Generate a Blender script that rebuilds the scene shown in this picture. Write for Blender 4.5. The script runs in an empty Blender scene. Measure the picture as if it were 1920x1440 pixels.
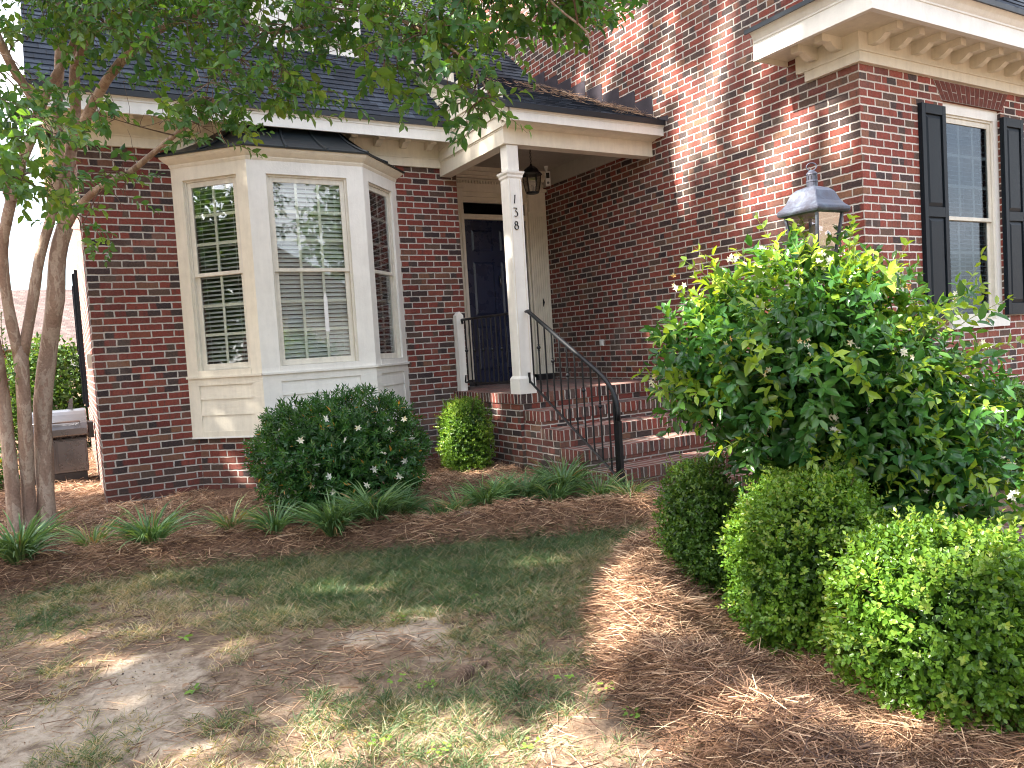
import bpy, bmesh, math, random
import numpy as np
from mathutils import Vector, Matrix
random.seed(7); rng = np.random.default_rng(7)
R = math.radians
S = bpy.context.scene
C = S.collection

# ---------------------------------------------------------------- camera
cam_d = bpy.data.cameras.new('camera'); cam = bpy.data.objects.new('camera', cam_d); C.objects.link(cam)
F, YAW, PIT, ROL = 1423.82, .5239, -.0511, -.0619
CAM = Vector((-.1949, -8.141, 1.2689))
f_ = Vector((math.sin(YAW)*math.cos(PIT), math.cos(YAW)*math.cos(PIT), math.sin(PIT)))
r0 = Vector((math.cos(YAW), -math.sin(YAW), 0)); u0 = r0.cross(f_)
ri = r0*math.cos(ROL) + u0*math.sin(ROL); up = -r0*math.sin(ROL) + u0*math.cos(ROL)
M = Matrix.Identity(4)
for i in range(3):
    M[i][0] = ri[i]; M[i][1] = up[i]; M[i][2] = -f_[i]; M[i][3] = CAM[i]
cam.matrix_world = M
cam_d.sensor_width = 36; cam_d.lens = F/1920*36; cam_d.clip_end = 500; cam_d.clip_start = .05
S.camera = cam

# ---------------------------------------------------------------- world, sun, exposure
SUN = Vector((-1, .13, 1)).normalized()          # direction towards the sun
w = bpy.data.worlds.new('World'); S.world = w; w.use_nodes = True
nt = w.node_tree; nt.nodes.clear()
sky = nt.nodes.new('ShaderNodeTexSky'); sky.sky_type = 'NISHITA'; sky.sun_disc = False
sky.sun_elevation = math.asin(SUN.z); sky.sun_rotation = math.atan2(SUN.x, SUN.y)
sky.air_density = 1.0; sky.dust_density = 3.0; sky.ozone_density = 1.0
bg = nt.nodes.new('ShaderNodeBackground'); wo = nt.nodes.new('ShaderNodeOutputWorld')
tc = nt.nodes.new('ShaderNodeTexCoord'); mp = nt.nodes.new('ShaderNodeMapping'); mp.inputs['Scale'].default_value = (1, 1, 2.2)
cn = nt.nodes.new('ShaderNodeTexNoise'); cn.inputs['Scale'].default_value = 2.2; cn.inputs['Detail'].default_value = 8
cr = nt.nodes.new('ShaderNodeValToRGB'); cr.color_ramp.elements[0].position = .42; cr.color_ramp.elements[1].position = .62
cm = nt.nodes.new('ShaderNodeMix'); cm.data_type = 'RGBA'; cm.inputs['B'].default_value = (6.5, 6.55, 6.75, 1)
nt.links.new(tc.outputs['Generated'], mp.inputs[0]); nt.links.new(mp.outputs[0], cn.inputs['Vector'])
nt.links.new(cn.outputs[0], cr.inputs[0]); nt.links.new(cr.outputs[0], cm.inputs['Factor'])
nt.links.new(sky.outputs[0], cm.inputs['A']); nt.links.new(cm.outputs['Result'], bg.inputs[0])
bg.inputs[1].default_value = .10
nt.links.new(bg.outputs[0], wo.inputs[0])
sd = bpy.data.lights.new('sun', 'SUN'); sd.energy = 5.0; sd.angle = R(.53); sd.color = (1, .93, .82)
so = bpy.data.objects.new('sun', sd); C.objects.link(so); so.location = (-20, 3, 20)
so.rotation_euler = SUN.to_track_quat('Z', 'Y').to_euler()
vs = S.view_settings; vs.view_transform = 'Standard'; vs.look = 'None'; vs.exposure = 2.58; vs.gamma = 1; vs.use_curve_mapping = False
S.render.engine = 'CYCLES'
S.cycles.max_bounces = 6; S.cycles.diffuse_bounces = 3; S.cycles.transparent_max_bounces = 10; S.cycles.glossy_bounces = 3
S.cycles.transmission_bounces = 4; S.cycles.use_denoising = True; S.cycles.pixel_filter_type = 'BLACKMAN_HARRIS'; S.cycles.filter_width = 1.1

# ---------------------------------------------------------------- object helpers
def link(o, parent=None):
    C.objects.link(o)
    if parent: o.parent = parent
    return o
def tag(o, label=None, cat=None, group=None, kind=None):
    if label: o['label'] = label
    if cat: o['category'] = cat
    if group: o['group'] = group
    if kind: o['kind'] = kind
    return o
def empty(name, loc, label, cat, group=None):
    o = bpy.data.objects.new(name, None); o.location = loc; o.empty_display_size = .2
    link(o); return tag(o, label, cat, group)

class MB:
    def __init__(s): s.v = []; s.f = []
    def add(s, vs, fs):
        n = len(s.v); s.v += [tuple(v) for v in vs]; s.f += [tuple(i+n for i in f) for f in fs]; return s
    def box(s, x0, x1, y0, y1, z0, z1):
        return s.add([(x, y, z) for z in (z0, z1) for y in (y0, y1) for x in (x0, x1)],
              [(0, 2, 3, 1), (4, 5, 7, 6), (0, 1, 5, 4), (2, 6, 7, 3), (0, 4, 6, 2), (1, 3, 7, 5)])
    def obox(s, o, ax, ay, az):                    # box from a corner and three edge vectors
        o, ax, ay, az = map(Vector, (o, ax, ay, az))
        P = [o + ax*i + ay*j + az*k for k in (0, 1) for j in (0, 1) for i in (0, 1)]
        return s.add(P, [(0, 2, 3, 1), (4, 5, 7, 6), (0, 1, 5, 4), (2, 6, 7, 3), (0, 4, 6, 2), (1, 3, 7, 5)])
    def prism(s, poly, a, b):                      # poly: list of 3d points, extruded from a to b (vectors)
        n = len(poly); a = Vector(a); b = Vector(b)
        P = [Vector(p)+a for p in poly] + [Vector(p)+b for p in poly]
        return s.add(P, [tuple(range(n))[::-1], tuple(range(n, 2*n))] + [(i, (i+1) % n, (i+1) % n+n, i+n) for i in range(n)])
    def tube(s, pts, rad, n=8, cap=True, squash=1.):
        pts = [Vector(p) for p in pts]; m = len(pts)
        if not hasattr(rad, '__len__'): rad = [rad]*m
        base = len(s.v); prev = None
        for i, p in enumerate(pts):
            d = (pts[min(i+1, m-1)] - pts[max(i-1, 0)]).normalized()
            if prev is None:
                a = d.cross(Vector((0, 0, 1)));
                if a.length < .05: a = d.cross(Vector((0, 1, 0)))
            else: a = prev - d*prev.dot(d)
            a.normalize(); prev = a; b = d.cross(a)
            for k in range(n):
                t = 2*math.pi*k/n
                s.v.append(tuple(p + (a*math.cos(t) + b*math.sin(t)*squash)*rad[i]))
        for i in range(m-1):
            for k in range(n):
                s.f.append((base+i*n+k, base+i*n+(k+1) % n, base+(i+1)*n+(k+1) % n, base+(i+1)*n+k))
        if cap:
            s.f.append(tuple(base+k for k in range(n))[::-1]); s.f.append(tuple(base+(m-1)*n+k for k in range(n)))
        return s
    def lathe(s, c, prof, n=16, rot=0., sq=False):  # prof: (r,z); sq -> n=4 square section
        base = len(s.v); c = Vector(c)
        for r, z in prof:
            for k in range(n):
                t = 2*math.pi*k/n + rot
                s.v.append((c.x+r*math.cos(t), c.y+r*math.sin(t), c.z+z))
        m = len(prof)
        for i in range(m-1):
            for k in range(n):
                s.f.append((base+i*n+k, base+i*n+(k+1) % n, base+(i+1)*n+(k+1) % n, base+(i+1)*n+k))
        s.f.append(tuple(base+k for k in range(n))[::-1]); s.f.append(tuple(base+(m-1)*n+k for k in range(n)))
        return s
    def build(s, name, mat, parent=None, smooth=False, bevel=0., loc=None):
        me = bpy.data.meshes.new(name); me.from_pydata(s.v, [], s.f); me.materials.append(mat)
        if bevel or True:
            bm = bmesh.new(); bm.from_mesh(me); bmesh.ops.recalc_face_normals(bm, faces=bm.faces)
            if bevel:
                bmesh.ops.bevel(bm, geom=[e for e in bm.edges if e.is_manifold and e.calc_face_angle(0) > .5], offset=bevel, segments=1, affect='EDGES', clamp_overlap=True)
            bm.to_mesh(me); bm.free()
        if smooth:
            me.polygons.foreach_set('use_smooth', [True]*len(me.polygons))
        o = bpy.data.objects.new(name, me); link(o, parent)
        if parent: o.matrix_parent_inverse = Matrix.Translation(-parent.location) if parent.parent is None else Matrix.Identity(4)
        if parent and parent.parent is not None:
            o.matrix_parent_inverse = Matrix.Identity(4)
        return o

# vectorised value noise ---------------------------------------------------------
_T = np.random.default_rng(3).random((64, 64, 64))
def vnoise(x, y, z=0., sc=1.):
    x = np.asarray(x, float)*sc; y = np.asarray(y, float)*sc; z = np.asarray(z, float)*sc + 0*x
    xi, yi, zi = np.floor(x).astype(int), np.floor(y).astype(int), np.floor(z).astype(int)
    fx, fy, fz = x-xi, y-yi, z-zi
    fx, fy, fz = [t*t*(3-2*t) for t in (fx, fy, fz)]
    g = lambda a, b, c: _T[(xi+a) & 63, (yi+b) & 63, (zi+c) & 63]
    l = lambda a, b, t: a+(b-a)*t
    return l(l(l(g(0,0,0), g(1,0,0), fx), l(g(0,1,0), g(1,1,0), fx), fy), l(l(g(0,0,1), g(1,0,1), fx), l(g(0,1,1), g(1,1,1), fx), fy), fz)
def fbm(x, y, z=0., sc=1., o=4):
    r = 0; a = .5; t = 0
    for i in range(o): r = r + a*vnoise(np.asarray(x)+i*7.3, np.asarray(y)+i*3.1, z, sc); t += a; a *= .5; sc *= 2.03
    return r/t
def ss(a, b, x): t = np.clip((x-a)/(b-a), 0, 1); return t*t*(3-2*t)

# leaf cards: many small folded faces in one mesh --------------------------------------
TPL = {
 'leaf4': (np.array([(0,0,0), (.45,.5,.10), (1,0,-.05), (.45,-.5,.10)]), [(0,3,2), (0,2,1)]),
 'leaf7': (np.array([(0,0,0), (.22,.36,.10), (.6,.46,.08), (1,0,-.12), (.6,-.46,.08), (.22,-.36,.10), (.45,0,0)]), [(0,6,2,1), (6,3,2), (0,5,4,6), (6,4,3)]),
 'round': (np.array([(0,0,0), (.3,.42,.06), (.75,.42,.08), (1,0,-.02), (.75,-.42,.08), (.3,-.42,.06)]), [(0,3,2,1), (0,5,4,3)]),
 'narrow': (np.array([(0,0,0), (.4,.5,.05), (1,0,-.08), (.4,-.5,.05)]), [(0,3,2), (0,2,1)]),
}
def unit(a): return a/np.maximum(np.linalg.norm(a, axis=-1, keepdims=True), 1e-9)
def leaves(name, P, D, Nn, L, W, mat, tpl='leaf4', parent=None, rnd=None, mats=None, midx=None):
    T, Fs = TPL[tpl]; n = len(P); k = len(T)
    D = unit(D); X = unit(np.cross(Nn, D)); Z = np.cross(D, X)
    L = np.broadcast_to(np.asarray(L, float), (n,)); W = np.broadcast_to(np.asarray(W, float), (n,))
    V = P[:, None, :] + D[:, None, :]*(T[None, :, 0:1]*L[:, None, None]) + X[:, None, :]*(T[None, :, 1:2]*W[:, None, None]) + Z[:, None, :]*(T[None, :, 2:3]*L[:, None, None])
    return rawmesh(name, V.reshape(-1, 3), Fs, n, k, mat, parent, rnd)
def rawmesh(name, V, Fs, n, k, mat, parent=None, rnd=None):
    off = (np.arange(n)*k)[:, None]
    loops = np.concatenate([np.concatenate([np.array(f)[None, :]+off for f in Fs], axis=1)], axis=1).ravel()
    sizes = np.tile([len(f) for f in Fs], n); starts = np.concatenate([[0], np.cumsum(sizes)[:-1]])
    me = bpy.data.meshes.new(name); me.vertices.add(len(V)); me.vertices.foreach_set('co', V.astype(np.float32).ravel())
    me.loops.add(len(loops)); me.loops.foreach_set('vertex_index', loops.astype(np.int32))
    me.polygons.add(len(sizes)); me.polygons.foreach_set('loop_start', starts.astype(np.int32)); me.polygons.foreach_set('loop_total', sizes.astype(np.int32))
    me.update(calc_edges=True)
    if rnd is None: rnd = np.random.default_rng(len(V)).random(n)
    a = me.attributes.new('rnd', 'FLOAT', 'FACE'); a.data.foreach_set('value', np.repeat(rnd, len(Fs)).astype(np.float32))
    me.materials.append(mat)
    o = bpy.data.objects.new(name, me); link(o, parent)
    if parent and parent.parent is None: o.matrix_parent_inverse = Matrix.Translation(-parent.location)
    return o
def blades(name, P, D, L, W, bend, mat, seg=3, parent=None, rnd=None):
    """curved tapering ribbons: P base, D initial direction, bend = droop vector at the tip"""
    n = len(P); D = unit(D); L = np.broadcast_to(np.asarray(L, float), (n,)); W = np.broadcast_to(np.asarray(W, float), (n,))
    side = unit(np.cross(D, rng.normal(size=(n, 3))))
    t = np.linspace(0, 1, seg+1)
    cols = []
    for i, ti in enumerate(t):
        c = P + D*(L*ti)[:, None] + bend*(ti*ti)
        if i == seg: cols.append(c[:, None, :])
        else:
            ww = (W*(1-.55*ti**2)*.5)[:, None]*side
            cols.append(np.stack([c-ww, c+ww], 1))
    V = np.concatenate(cols, 1); k = V.shape[1]
    Fs = [(2*i, 2*i+1, 2*i+3, 2*i+2) for i in range(seg-1)] + [(2*seg-2, 2*seg-1, 2*seg)]
    return rawmesh(name, V.reshape(-1, 3), Fs, n, k, mat, parent, rnd)

# ---------------------------------------------------------------- materials
class NT:
    def __init__(s, name):
        s.m = bpy.data.materials.new(name); s.m.use_nodes = True; s.t = s.m.node_tree; s.t.nodes.clear()
        s.out = s.t.nodes.new('ShaderNodeOutputMaterial')
    def n(s, typ, **kw):
        nd = s.t.nodes.new(typ)
        for k, v in kw.items(): setattr(nd, k, v)
        return nd
    def put(s, sock, v):
        if isinstance(v, bpy.types.NodeSocket): s.t.links.new(v, sock)
        elif isinstance(v, (tuple, list)) and len(v) == 3 and sock.type == 'RGBA': sock.default_value = (*v, 1)
        else: sock.default_value = v
    def m_(s, op, a, b=0., c=None):
        nd = s.n('ShaderNodeMath', operation=op); s.put(nd.inputs[0], a); s.put(nd.inputs[1], b)
        if c is not None: s.put(nd.inputs[2], c)
        return nd.outputs[0]
    def mix(s, f, a, b, blend='MIX'):
        nd = s.n('ShaderNodeMix', data_type='RGBA', blend_type=blend); s.put(nd.inputs['Factor'], f); s.put(nd.inputs['A'], a); s.put(nd.inputs['B'], b)
        return nd.outputs['Result']
    def ramp(s, f, stops, interp='LINEAR'):
        nd = s.n('ShaderNodeValToRGB'); cr = nd.color_ramp; cr.interpolation = interp
        while len(cr.elements) < len(stops): cr.elements.new(.5)
        for e, (p, c) in zip(cr.elements, stops): e.position = p; e.color = (*c, 1) if hasattr(c, '__len__') else (c, c, c, 1)
        s.put(nd.inputs[0], f); return nd.outputs[0]
    def noise(s, vec, scale, detail=4, rough=.5, dist=0.):
        nd = s.n('ShaderNodeTexNoise'); nd.inputs['Scale'].default_value = scale; nd.inputs['Detail'].default_value = detail
        nd.inputs['Roughness'].default_value = rough; nd.inputs['Distortion'].default_value = dist
        if vec is not None: s.put(nd.inputs['Vector'], vec)
        return nd.outputs[0]
    def pos(s): return s.n('ShaderNodeNewGeometry').outputs['Position']
    def mr(s, v, a, b, c=0., d=1., smooth=False):
        nd = s.n('ShaderNodeMapRange'); nd.interpolation_type = 'SMOOTHSTEP' if smooth else 'LINEAR'
        s.put(nd.inputs[0], v)
        for i, x in enumerate((a, b, c, d)): nd.inputs[i+1].default_value = x
        return nd.outputs[0]
    def bsdf(s, col, rough=.7, bump=None, bd=.01, bs=1., spec=.4, metal=0.):
        p = s.n('ShaderNodeBsdfPrincipled'); s.put(p.inputs['Base Color'], col); s.put(p.inputs['Roughness'], rough)
        p.inputs['Specular IOR Level'].default_value = spec; p.inputs['Metallic'].default_value = metal
        if bump is not None:
            b = s.n('ShaderNodeBump'); b.inputs['Distance'].default_value = bd; b.inputs['Strength'].default_value = bs
            s.put(b.inputs['Height'], bump); s.t.links.new(b.outputs[0], p.inputs['Normal'])
        s.t.links.new(p.outputs[0], s.out.inputs[0]); return p

BH, BL = .0677, .2032
def brick_mat(name, B=BL, h=BH, uoff=0., voff=0., stagger=True, lines=(1, 1), top=None, wet=0., seed=0., lighten=1., dk=.14):
    s = NT(name); g = s.n('ShaderNodeNewGeometry')
    xyz = s.n('ShaderNodeSeparateXYZ'); s.put(xyz.inputs[0], g.outputs['Position'])
    nn = s.n('ShaderNodeSeparateXYZ'); s.put(nn.inputs[0], g.outputs['True Normal'])
    x, y, z = xyz.outputs; nx, ny, nz = nn.outputs
    u = s.m_('SUBTRACT', s.m_('MULTIPLY', y, nx), s.m_('MULTIPLY', x, ny)); v = z
    if top is not None:                                   # horizontal faces: bricks laid front to back
        istop = s.m_('GREATER_THAN', s.m_('ABSOLUTE', nz), .6)
        um = s.n('ShaderNodeMix', data_type='FLOAT'); s.put(um.inputs['Factor'], istop); s.put(um.inputs['A'], u); s.put(um.inputs['B'], x); u = um.outputs[0]
        vm = s.n('ShaderNodeMix', data_type='FLOAT'); s.put(vm.inputs['Factor'], istop); s.put(vm.inputs['A'], v); s.put(vm.inputs['B'], s.m_('MULTIPLY', y, h/top)); v = vm.outputs[0]
    nz1 = s.noise(g.outputs['Position'], 14, 3); nz2 = s.noise(g.outputs['Position'], 19, 3)
    u = s.m_('ADD', u, s.m_('MULTIPLY', s.m_('SUBTRACT', nz1, .5), .017)); v = s.m_('ADD', v, s.m_('MULTIPLY', s.m_('SUBTRACT', nz2, .5), .013))
    vv = s.m_('ADD', s.m_('DIVIDE', v, h), voff); row = s.m_('FLOOR', vv); fv = s.m_('SUBTRACT', vv, row)
    uu = s.m_('ADD', s.m_('DIVIDE', u, B), uoff)
    if stagger: uu = s.m_('ADD', uu, s.m_('MULTIPLY', s.m_('FLOORED_MODULO', row, 2.), .5))
    col = s.m_('FLOOR', uu); fu = s.m_('SUBTRACT', uu, col)
    du = s.m_('MULTIPLY', s.m_('MINIMUM', fu, s.m_('SUBTRACT', 1., fu)), B)
    dv = s.m_('MULTIPLY', s.m_('MINIMUM', fv, s.m_('SUBTRACT', 1., fv)), h)
    d = s.m_('MINIMUM', du, dv) if lines == (1, 1) else (du if lines[0] else dv)
    brick = s.mr(d, .0052, .0084, 0, 1, True)
    cv = s.n('ShaderNodeCombineXYZ'); s.put(cv.inputs[0], col); s.put(cv.inputs[1], row); cv.inputs[2].default_value = seed+.5
    wn = s.n('ShaderNodeTexWhiteNoise', noise_dimensions='3D'); s.put(wn.inputs['Vector'], cv.outputs[0])
    ws = s.n('ShaderNodeSeparateColor'); s.put(ws.inputs[0], wn.outputs['Color'])
    r1, r2, r3 = ws.outputs[0], ws.outputs[1], ws.outputs[2]
    red = s.ramp(r2, [(0, (.115, .034, .029)), (.2, (.175, .042, .032)), (.45, (.225, .056, .039)), (.6, (.145, .042, .035)), (.8, (.215, .070, .045)), (.9, (.135, .062, .045)), (1, (.21, .105, .062))])
    dark = s.ramp(r3, [(0, (.034, .029, .031)), (.5, (.060, .044, .040)), (1, (.095, .064, .048))])
    # tone choice: whole dark bricks, red bricks, and half-flashed ones
    cut = s.m_('ADD', .30, s.m_('MULTIPLY', r3, .40))
    side = s.mr(s.m_('SUBTRACT', s.m_('ADD', fu, s.m_('MULTIPLY', s.m_('SUBTRACT', nz1, .5), .14)), cut), -.05, .05, 0, 1, True)
    fl = s.m_('LESS_THAN', s.m_('ABSOLUTE', s.m_('SUBTRACT', r1, dk+.10)), .10)
    fl2 = s.m_('LESS_THAN', s.m_('ABSOLUTE', s.m_('SUBTRACT', r1, dk+.26)), .06)
    isd = s.m_('MULTIPLY', s.m_('LESS_THAN', r1, dk), .95)
    bnd = s.n('ShaderNodeCombineXYZ'); s.put(bnd.inputs[0], s.m_('MULTIPLY', u, 34.)); s.put(bnd.inputs[1], s.m_('MULTIPLY', row, 3.7)); s.put(bnd.inputs[2], col)
    band = s.noise(bnd.outputs[0], 1., 3, .6)
    half = s.m_('ADD', s.m_('MULTIPLY', fl, side), s.m_('MULTIPLY', fl2, s.m_('SUBTRACT', 1., side)))
    isd = s.m_('MINIMUM', s.m_('ADD', isd, half), 1.)
    bc = s.mix(isd, red, dark)
    bc = s.mix(s.mr(band, .52, .70, 0, .55), bc, dark)
    mott = s.noise(g.outputs['Position'], 60, 5, .7)
    bc = s.mix(s.mr(mott, .45, .8, 0, .35), bc, (.20, .095, .08), 'MIX') if not wet else bc
    bc = s.mix(1., bc, s.ramp(mott, [(.25, .72), (.7, 1.15)]), 'MULTIPLY')
    big = s.noise(g.outputs['Position'], .9, 3)
    mc = s.mix(s.noise(g.outputs['Position'], 40, 3), (.41, .375, .335), (.56, .515, .465))
    colr = s.mix(brick, mc, bc)
    stain = s.noise(g.outputs['Position'], 2.3, 5, .65)
    colr = s.mix(1., colr, s.ramp(stain, [(.3, .82*lighten), (.65, 1.06*lighten)]), 'MULTIPLY')
    gr = s.noise(g.outputs['Position'], .55, 6, .7, .8)
    colr = s.mix(s.mr(gr, .52, .72, 0, .30), colr, (.30, .26, .235))
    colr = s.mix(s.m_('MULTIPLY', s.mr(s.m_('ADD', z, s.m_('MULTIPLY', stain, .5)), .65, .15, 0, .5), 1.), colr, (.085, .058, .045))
    if wet: # soil splash near the ground
        colr = s.mix(s.mr(s.m_('ADD', z, s.m_('MULTIPLY', stain, .25)), wet, wet-.25, 0, .55), colr, (.07, .05, .04))
    hgt = s.m_('ADD', s.mr(d, .003, .0095, 0, 1, True), s.m_('MULTIPLY', mott, .35))
    s.bsdf(colr, .88, hgt, .007, .9, spec=.25)
    return s.m

def paint(name, col, rough=.45, dirt=.12, sc=6):
    s = NT(name); p = s.pos(); a = s.noise(p, sc, 6, .65); b = s.noise(p, 55, 3)
    mp_ = s.n('ShaderNodeMapping'); mp_.inputs['Scale'].default_value = (9, 9, 1.1); s.put(mp_.inputs[0], p)
    st = s.noise(mp_.outputs[0], 2.4, 5, .6)
    c = s.mix(1., col, s.ramp(a, [(.25, 1-dirt), (.65, 1.03)]), 'MULTIPLY')
    c = s.mix(1., c, s.ramp(st, [(.3, 1-dirt*.7), (.6, 1.)]), 'MULTIPLY')
    f = s.noise(p, 26, 6, .75, .5); c = s.mix(s.mr(f, .66, .74, 0, .35*min(dirt*6, 1)), c, (.40, .35, .27))
    s.bsdf(c, s.ramp(a, [(0, rough+.15), (1, rough-.05)]), s.m_('ADD', b, s.m_('MULTIPLY', st, .8)), .002, .6, spec=.35); return s.m

def leafmat(name, stops, trans=.35, rough=.42, spec=.45, tcol=None):
    s = NT(name); at = s.n('ShaderNodeAttribute', attribute_name='rnd'); r = at.outputs['Fac']
    c = s.ramp(r, stops)
    nn = s.noise(s.pos(), 3.5, 3); c = s.mix(1., c, s.ramp(nn, [(.3, .75), (.7, 1.25)]), 'MULTIPLY')
    p = s.n('ShaderNodeBsdfPrincipled'); s.put(p.inputs['Base Color'], c); p.inputs['Roughness'].default_value = rough; p.inputs['Specular IOR Level'].default_value = spec
    t = s.n('ShaderNodeBsdfTranslucent'); s.put(t.inputs[0], s.mix(1., c, tcol or (1.9, 1.6, .6), 'MULTIPLY'))
    mx = s.n('ShaderNodeMixShader'); mx.inputs[0].default_value = trans
    s.t.links.new(p.outputs[0], mx.inputs[1]); s.t.links.new(t.outputs[0], mx.inputs[2]); s.t.links.new(mx.outputs[0], s.out.inputs[0])
    return s.m

def simple(name, col, rough=.5, metal=0., spec=.5, nsc=20, nam=.25, bd=.002):
    s = NT(name); n = s.noise(s.pos(), nsc, 5, .6)
    s.bsdf(s.mix(1., col, s.ramp(n, [(.25, 1-nam), (.75, 1+nam*.6)]), 'MULTIPLY'), s.ramp(n, [(0, max(rough-.12, .05)), (1, min(rough+.12, 1))]), n, bd, .4, spec=spec, metal=metal); return s.m

def glassmat(name, tint=(.75, .8, .78), refl=.16, fm=1.15):
    s = NT(name); tr = s.n('ShaderNodeBsdfTransparent'); tr.inputs[0].default_value = (*tint, 1)
    gl = s.n('ShaderNodeBsdfGlossy'); gl.inputs['Roughness'].default_value = .012; gl.inputs[0].default_value = (.95, .97, 1, 1)
    b = s.n('ShaderNodeBump'); b.inputs['Distance'].default_value = .004; b.inputs['Strength'].default_value = .25
    s.put(b.inputs['Height'], s.noise(s.pos(), 1.6, 2)); s.t.links.new(b.outputs[0], gl.inputs['Normal'])
    fr = s.n('ShaderNodeFresnel'); fr.inputs[0].default_value = 1.6
    fac = s.m_('MINIMUM', s.m_('ADD', s.m_('MULTIPLY', fr.outputs[0], fm), refl), .9)
    mx = s.n('ShaderNodeMixShader'); s.put(mx.inputs[0], fac); s.t.links.new(tr.outputs[0], mx.inputs[1]); s.t.links.new(gl.outputs[0], mx.inputs[2])
    s.t.links.new(mx.outputs[0], s.out.inputs[0]); return s.m

def bark_mat(name, cols, sc=(7, 7, 1.6), thr=.5):
    s = NT(name); p = s.pos(); mp_ = s.n('ShaderNodeMapping'); mp_.inputs['Scale'].default_value = sc; s.put(mp_.inputs[0], p)
    a = s.noise(mp_.outputs[0], 2.2, 5, .6, .6); b = s.noise(p, 60, 4)
    c = s.ramp(a, [(.36, cols[0]), (.42, cols[1]), (.50, cols[1]), (.515, cols[2]), (.60, cols[2]), (.615, cols[3])])
    c = s.mix(1., c, s.ramp(b, [(.3, .8), (.7, 1.12)]), 'MULTIPLY')
    s.bsdf(c, .75, s.m_('ADD', a, s.m_('MULTIPLY', b, .2)), .012, .6, spec=.25); return s.m

MAT = {}
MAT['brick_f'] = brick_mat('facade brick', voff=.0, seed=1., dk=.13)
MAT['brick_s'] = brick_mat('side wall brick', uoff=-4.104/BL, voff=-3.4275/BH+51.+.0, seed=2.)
MAT['brick_w'] = brick_mat('wing brick', uoff=-5.638/BL, voff=-3.4275/BH+51.+.0, seed=3., lighten=1.5, dk=.08)  # same brick, lightened to carry this wall's hazy brightness in its colour
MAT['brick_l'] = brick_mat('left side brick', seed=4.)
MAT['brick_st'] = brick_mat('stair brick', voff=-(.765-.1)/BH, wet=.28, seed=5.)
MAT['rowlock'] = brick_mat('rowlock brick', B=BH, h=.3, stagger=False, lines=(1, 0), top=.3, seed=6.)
MAT['paver'] = brick_mat('paver brick', B=.1016, h=.2032, stagger=False, top=.2032, seed=7.)
MAT['arch'] = simple('arch brick', (.155, .055, .045), .88, spec=.2, nsc=30, nam=.4, bd=.006)
MAT['mortar'] = simple('mortar', (.42, .37, .33), .95, spec=.1, nsc=50)
MAT['trim'] = paint('cream paint', (.77, .71, .585))
MAT['trimw'] = paint('white paint', (.80, .78, .72), .4, .08)
MAT['sash'] = paint('sash paint', (.72, .68, .58), .4, .15, 9)
MAT['grille'] = paint('grille', (.84, .83, .74), .5, .05)
MAT['blind'] = paint('blind slats', (.86, .87, .84), .5, .03)
MAT['door'] = simple('navy door', (.010, .018, .048), .28, spec=.5, nsc=4, nam=.15, bd=.0005)
MAT['shutter'] = simple('black shutter', (.0085, .0135, .0195), .55, spec=.2, nsc=60, nam=.3, bd=.001)
MAT['iron'] = simple('black iron', (.005, .006, .008), .42, spec=.35, nsc=40, nam=.3)
MAT['metalroof'] = simple('dark standing seam metal', (.010, .015, .018), .42, metal=.3, spec=.5, nsc=5, nam=.35)
MAT['drip'] = simple('black drip edge', (.012, .014, .018), .5, nsc=12)
MAT['flash'] = simple('step flashing', (.042, .034, .044), .5, metal=.3, nsc=9, nam=.35)
MAT['glass'] = glassmat('window glass', (.96, .98, .97), .015, .8)
MAT['glassd'] = glassmat('screened glass', (.50, .54, .57), .0, .22)
MAT['lampglass'] = glassmat('lantern glass', (.72, .71, .70), .02, .35)
MAT['dark'] = simple('dark interior', (.17, .155, .14), .9, nsc=3)
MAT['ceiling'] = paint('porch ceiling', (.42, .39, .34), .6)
MAT['copper'] = NT('aged copper')
_s = MAT['copper']; _p = _s.pos(); _n = _s.noise(_p, 9, 6, .7, .5)
_s.bsdf(_s.ramp(_n, [(.3, (.042, .036, .044)), (.5, (.070, .076, .105)), (.7, (.12, .15, .185))]), _s.ramp(_n, [(.3, .32), (.7, .6)]), _n, .003, .5, metal=.55); MAT['copper'] = _s.m
MAT['steel'] = simple('stainless steel', (.17, .17, .18), .28, metal=.85, nsc=3, nam=.2, bd=.0005)
MAT['blackp'] = simple('black plastic', (.015, .015, .017), .5)
MAT['whitep'] = simple('white plastic', (.75, .75, .74), .4, nam=.05)
MAT['candle'] = simple('candle sleeve', (.24, .21, .17), .5, nam=.1)
MAT['bark'] = bark_mat('crape myrtle bark', [(.23, .145, .105), (.28, .19, .14), (.39, .295, .225), (.31, .205, .15)], (4.6, 4.6, 1.5))
MAT['barkd'] = bark_mat('pine bark', [(.05, .035, .025), (.11, .075, .055), (.15, .10, .075), (.07, .05, .04)], (5, 5, 1.2))
MAT['twig'] = simple('twig', (.13, .085, .06), .8, spec=.2)
MAT['stem'] = simple('green stem', (.17, .20, .06), .6, spec=.3)
MAT['myrtle'] = leafmat('crape myrtle leaves', [(0, (.030, .10, .035)), (.4, (.060, .155, .040)), (.75, (.10, .20, .040)), (1, (.19, .26, .045))], .45, .34)
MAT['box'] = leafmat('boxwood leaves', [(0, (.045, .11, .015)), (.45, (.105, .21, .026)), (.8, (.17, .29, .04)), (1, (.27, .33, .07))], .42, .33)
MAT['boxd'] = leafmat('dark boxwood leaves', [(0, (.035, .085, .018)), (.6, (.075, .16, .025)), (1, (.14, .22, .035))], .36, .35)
MAT['jas'] = leafmat('jasmine leaves', [(0, (.026, .090, .024)), (.4, (.050, .150, .032)), (.7, (.10, .22, .038)), (.8, (.18, .30, .035)), (1, (.28, .40, .05))], .38, .24, .55)
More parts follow.
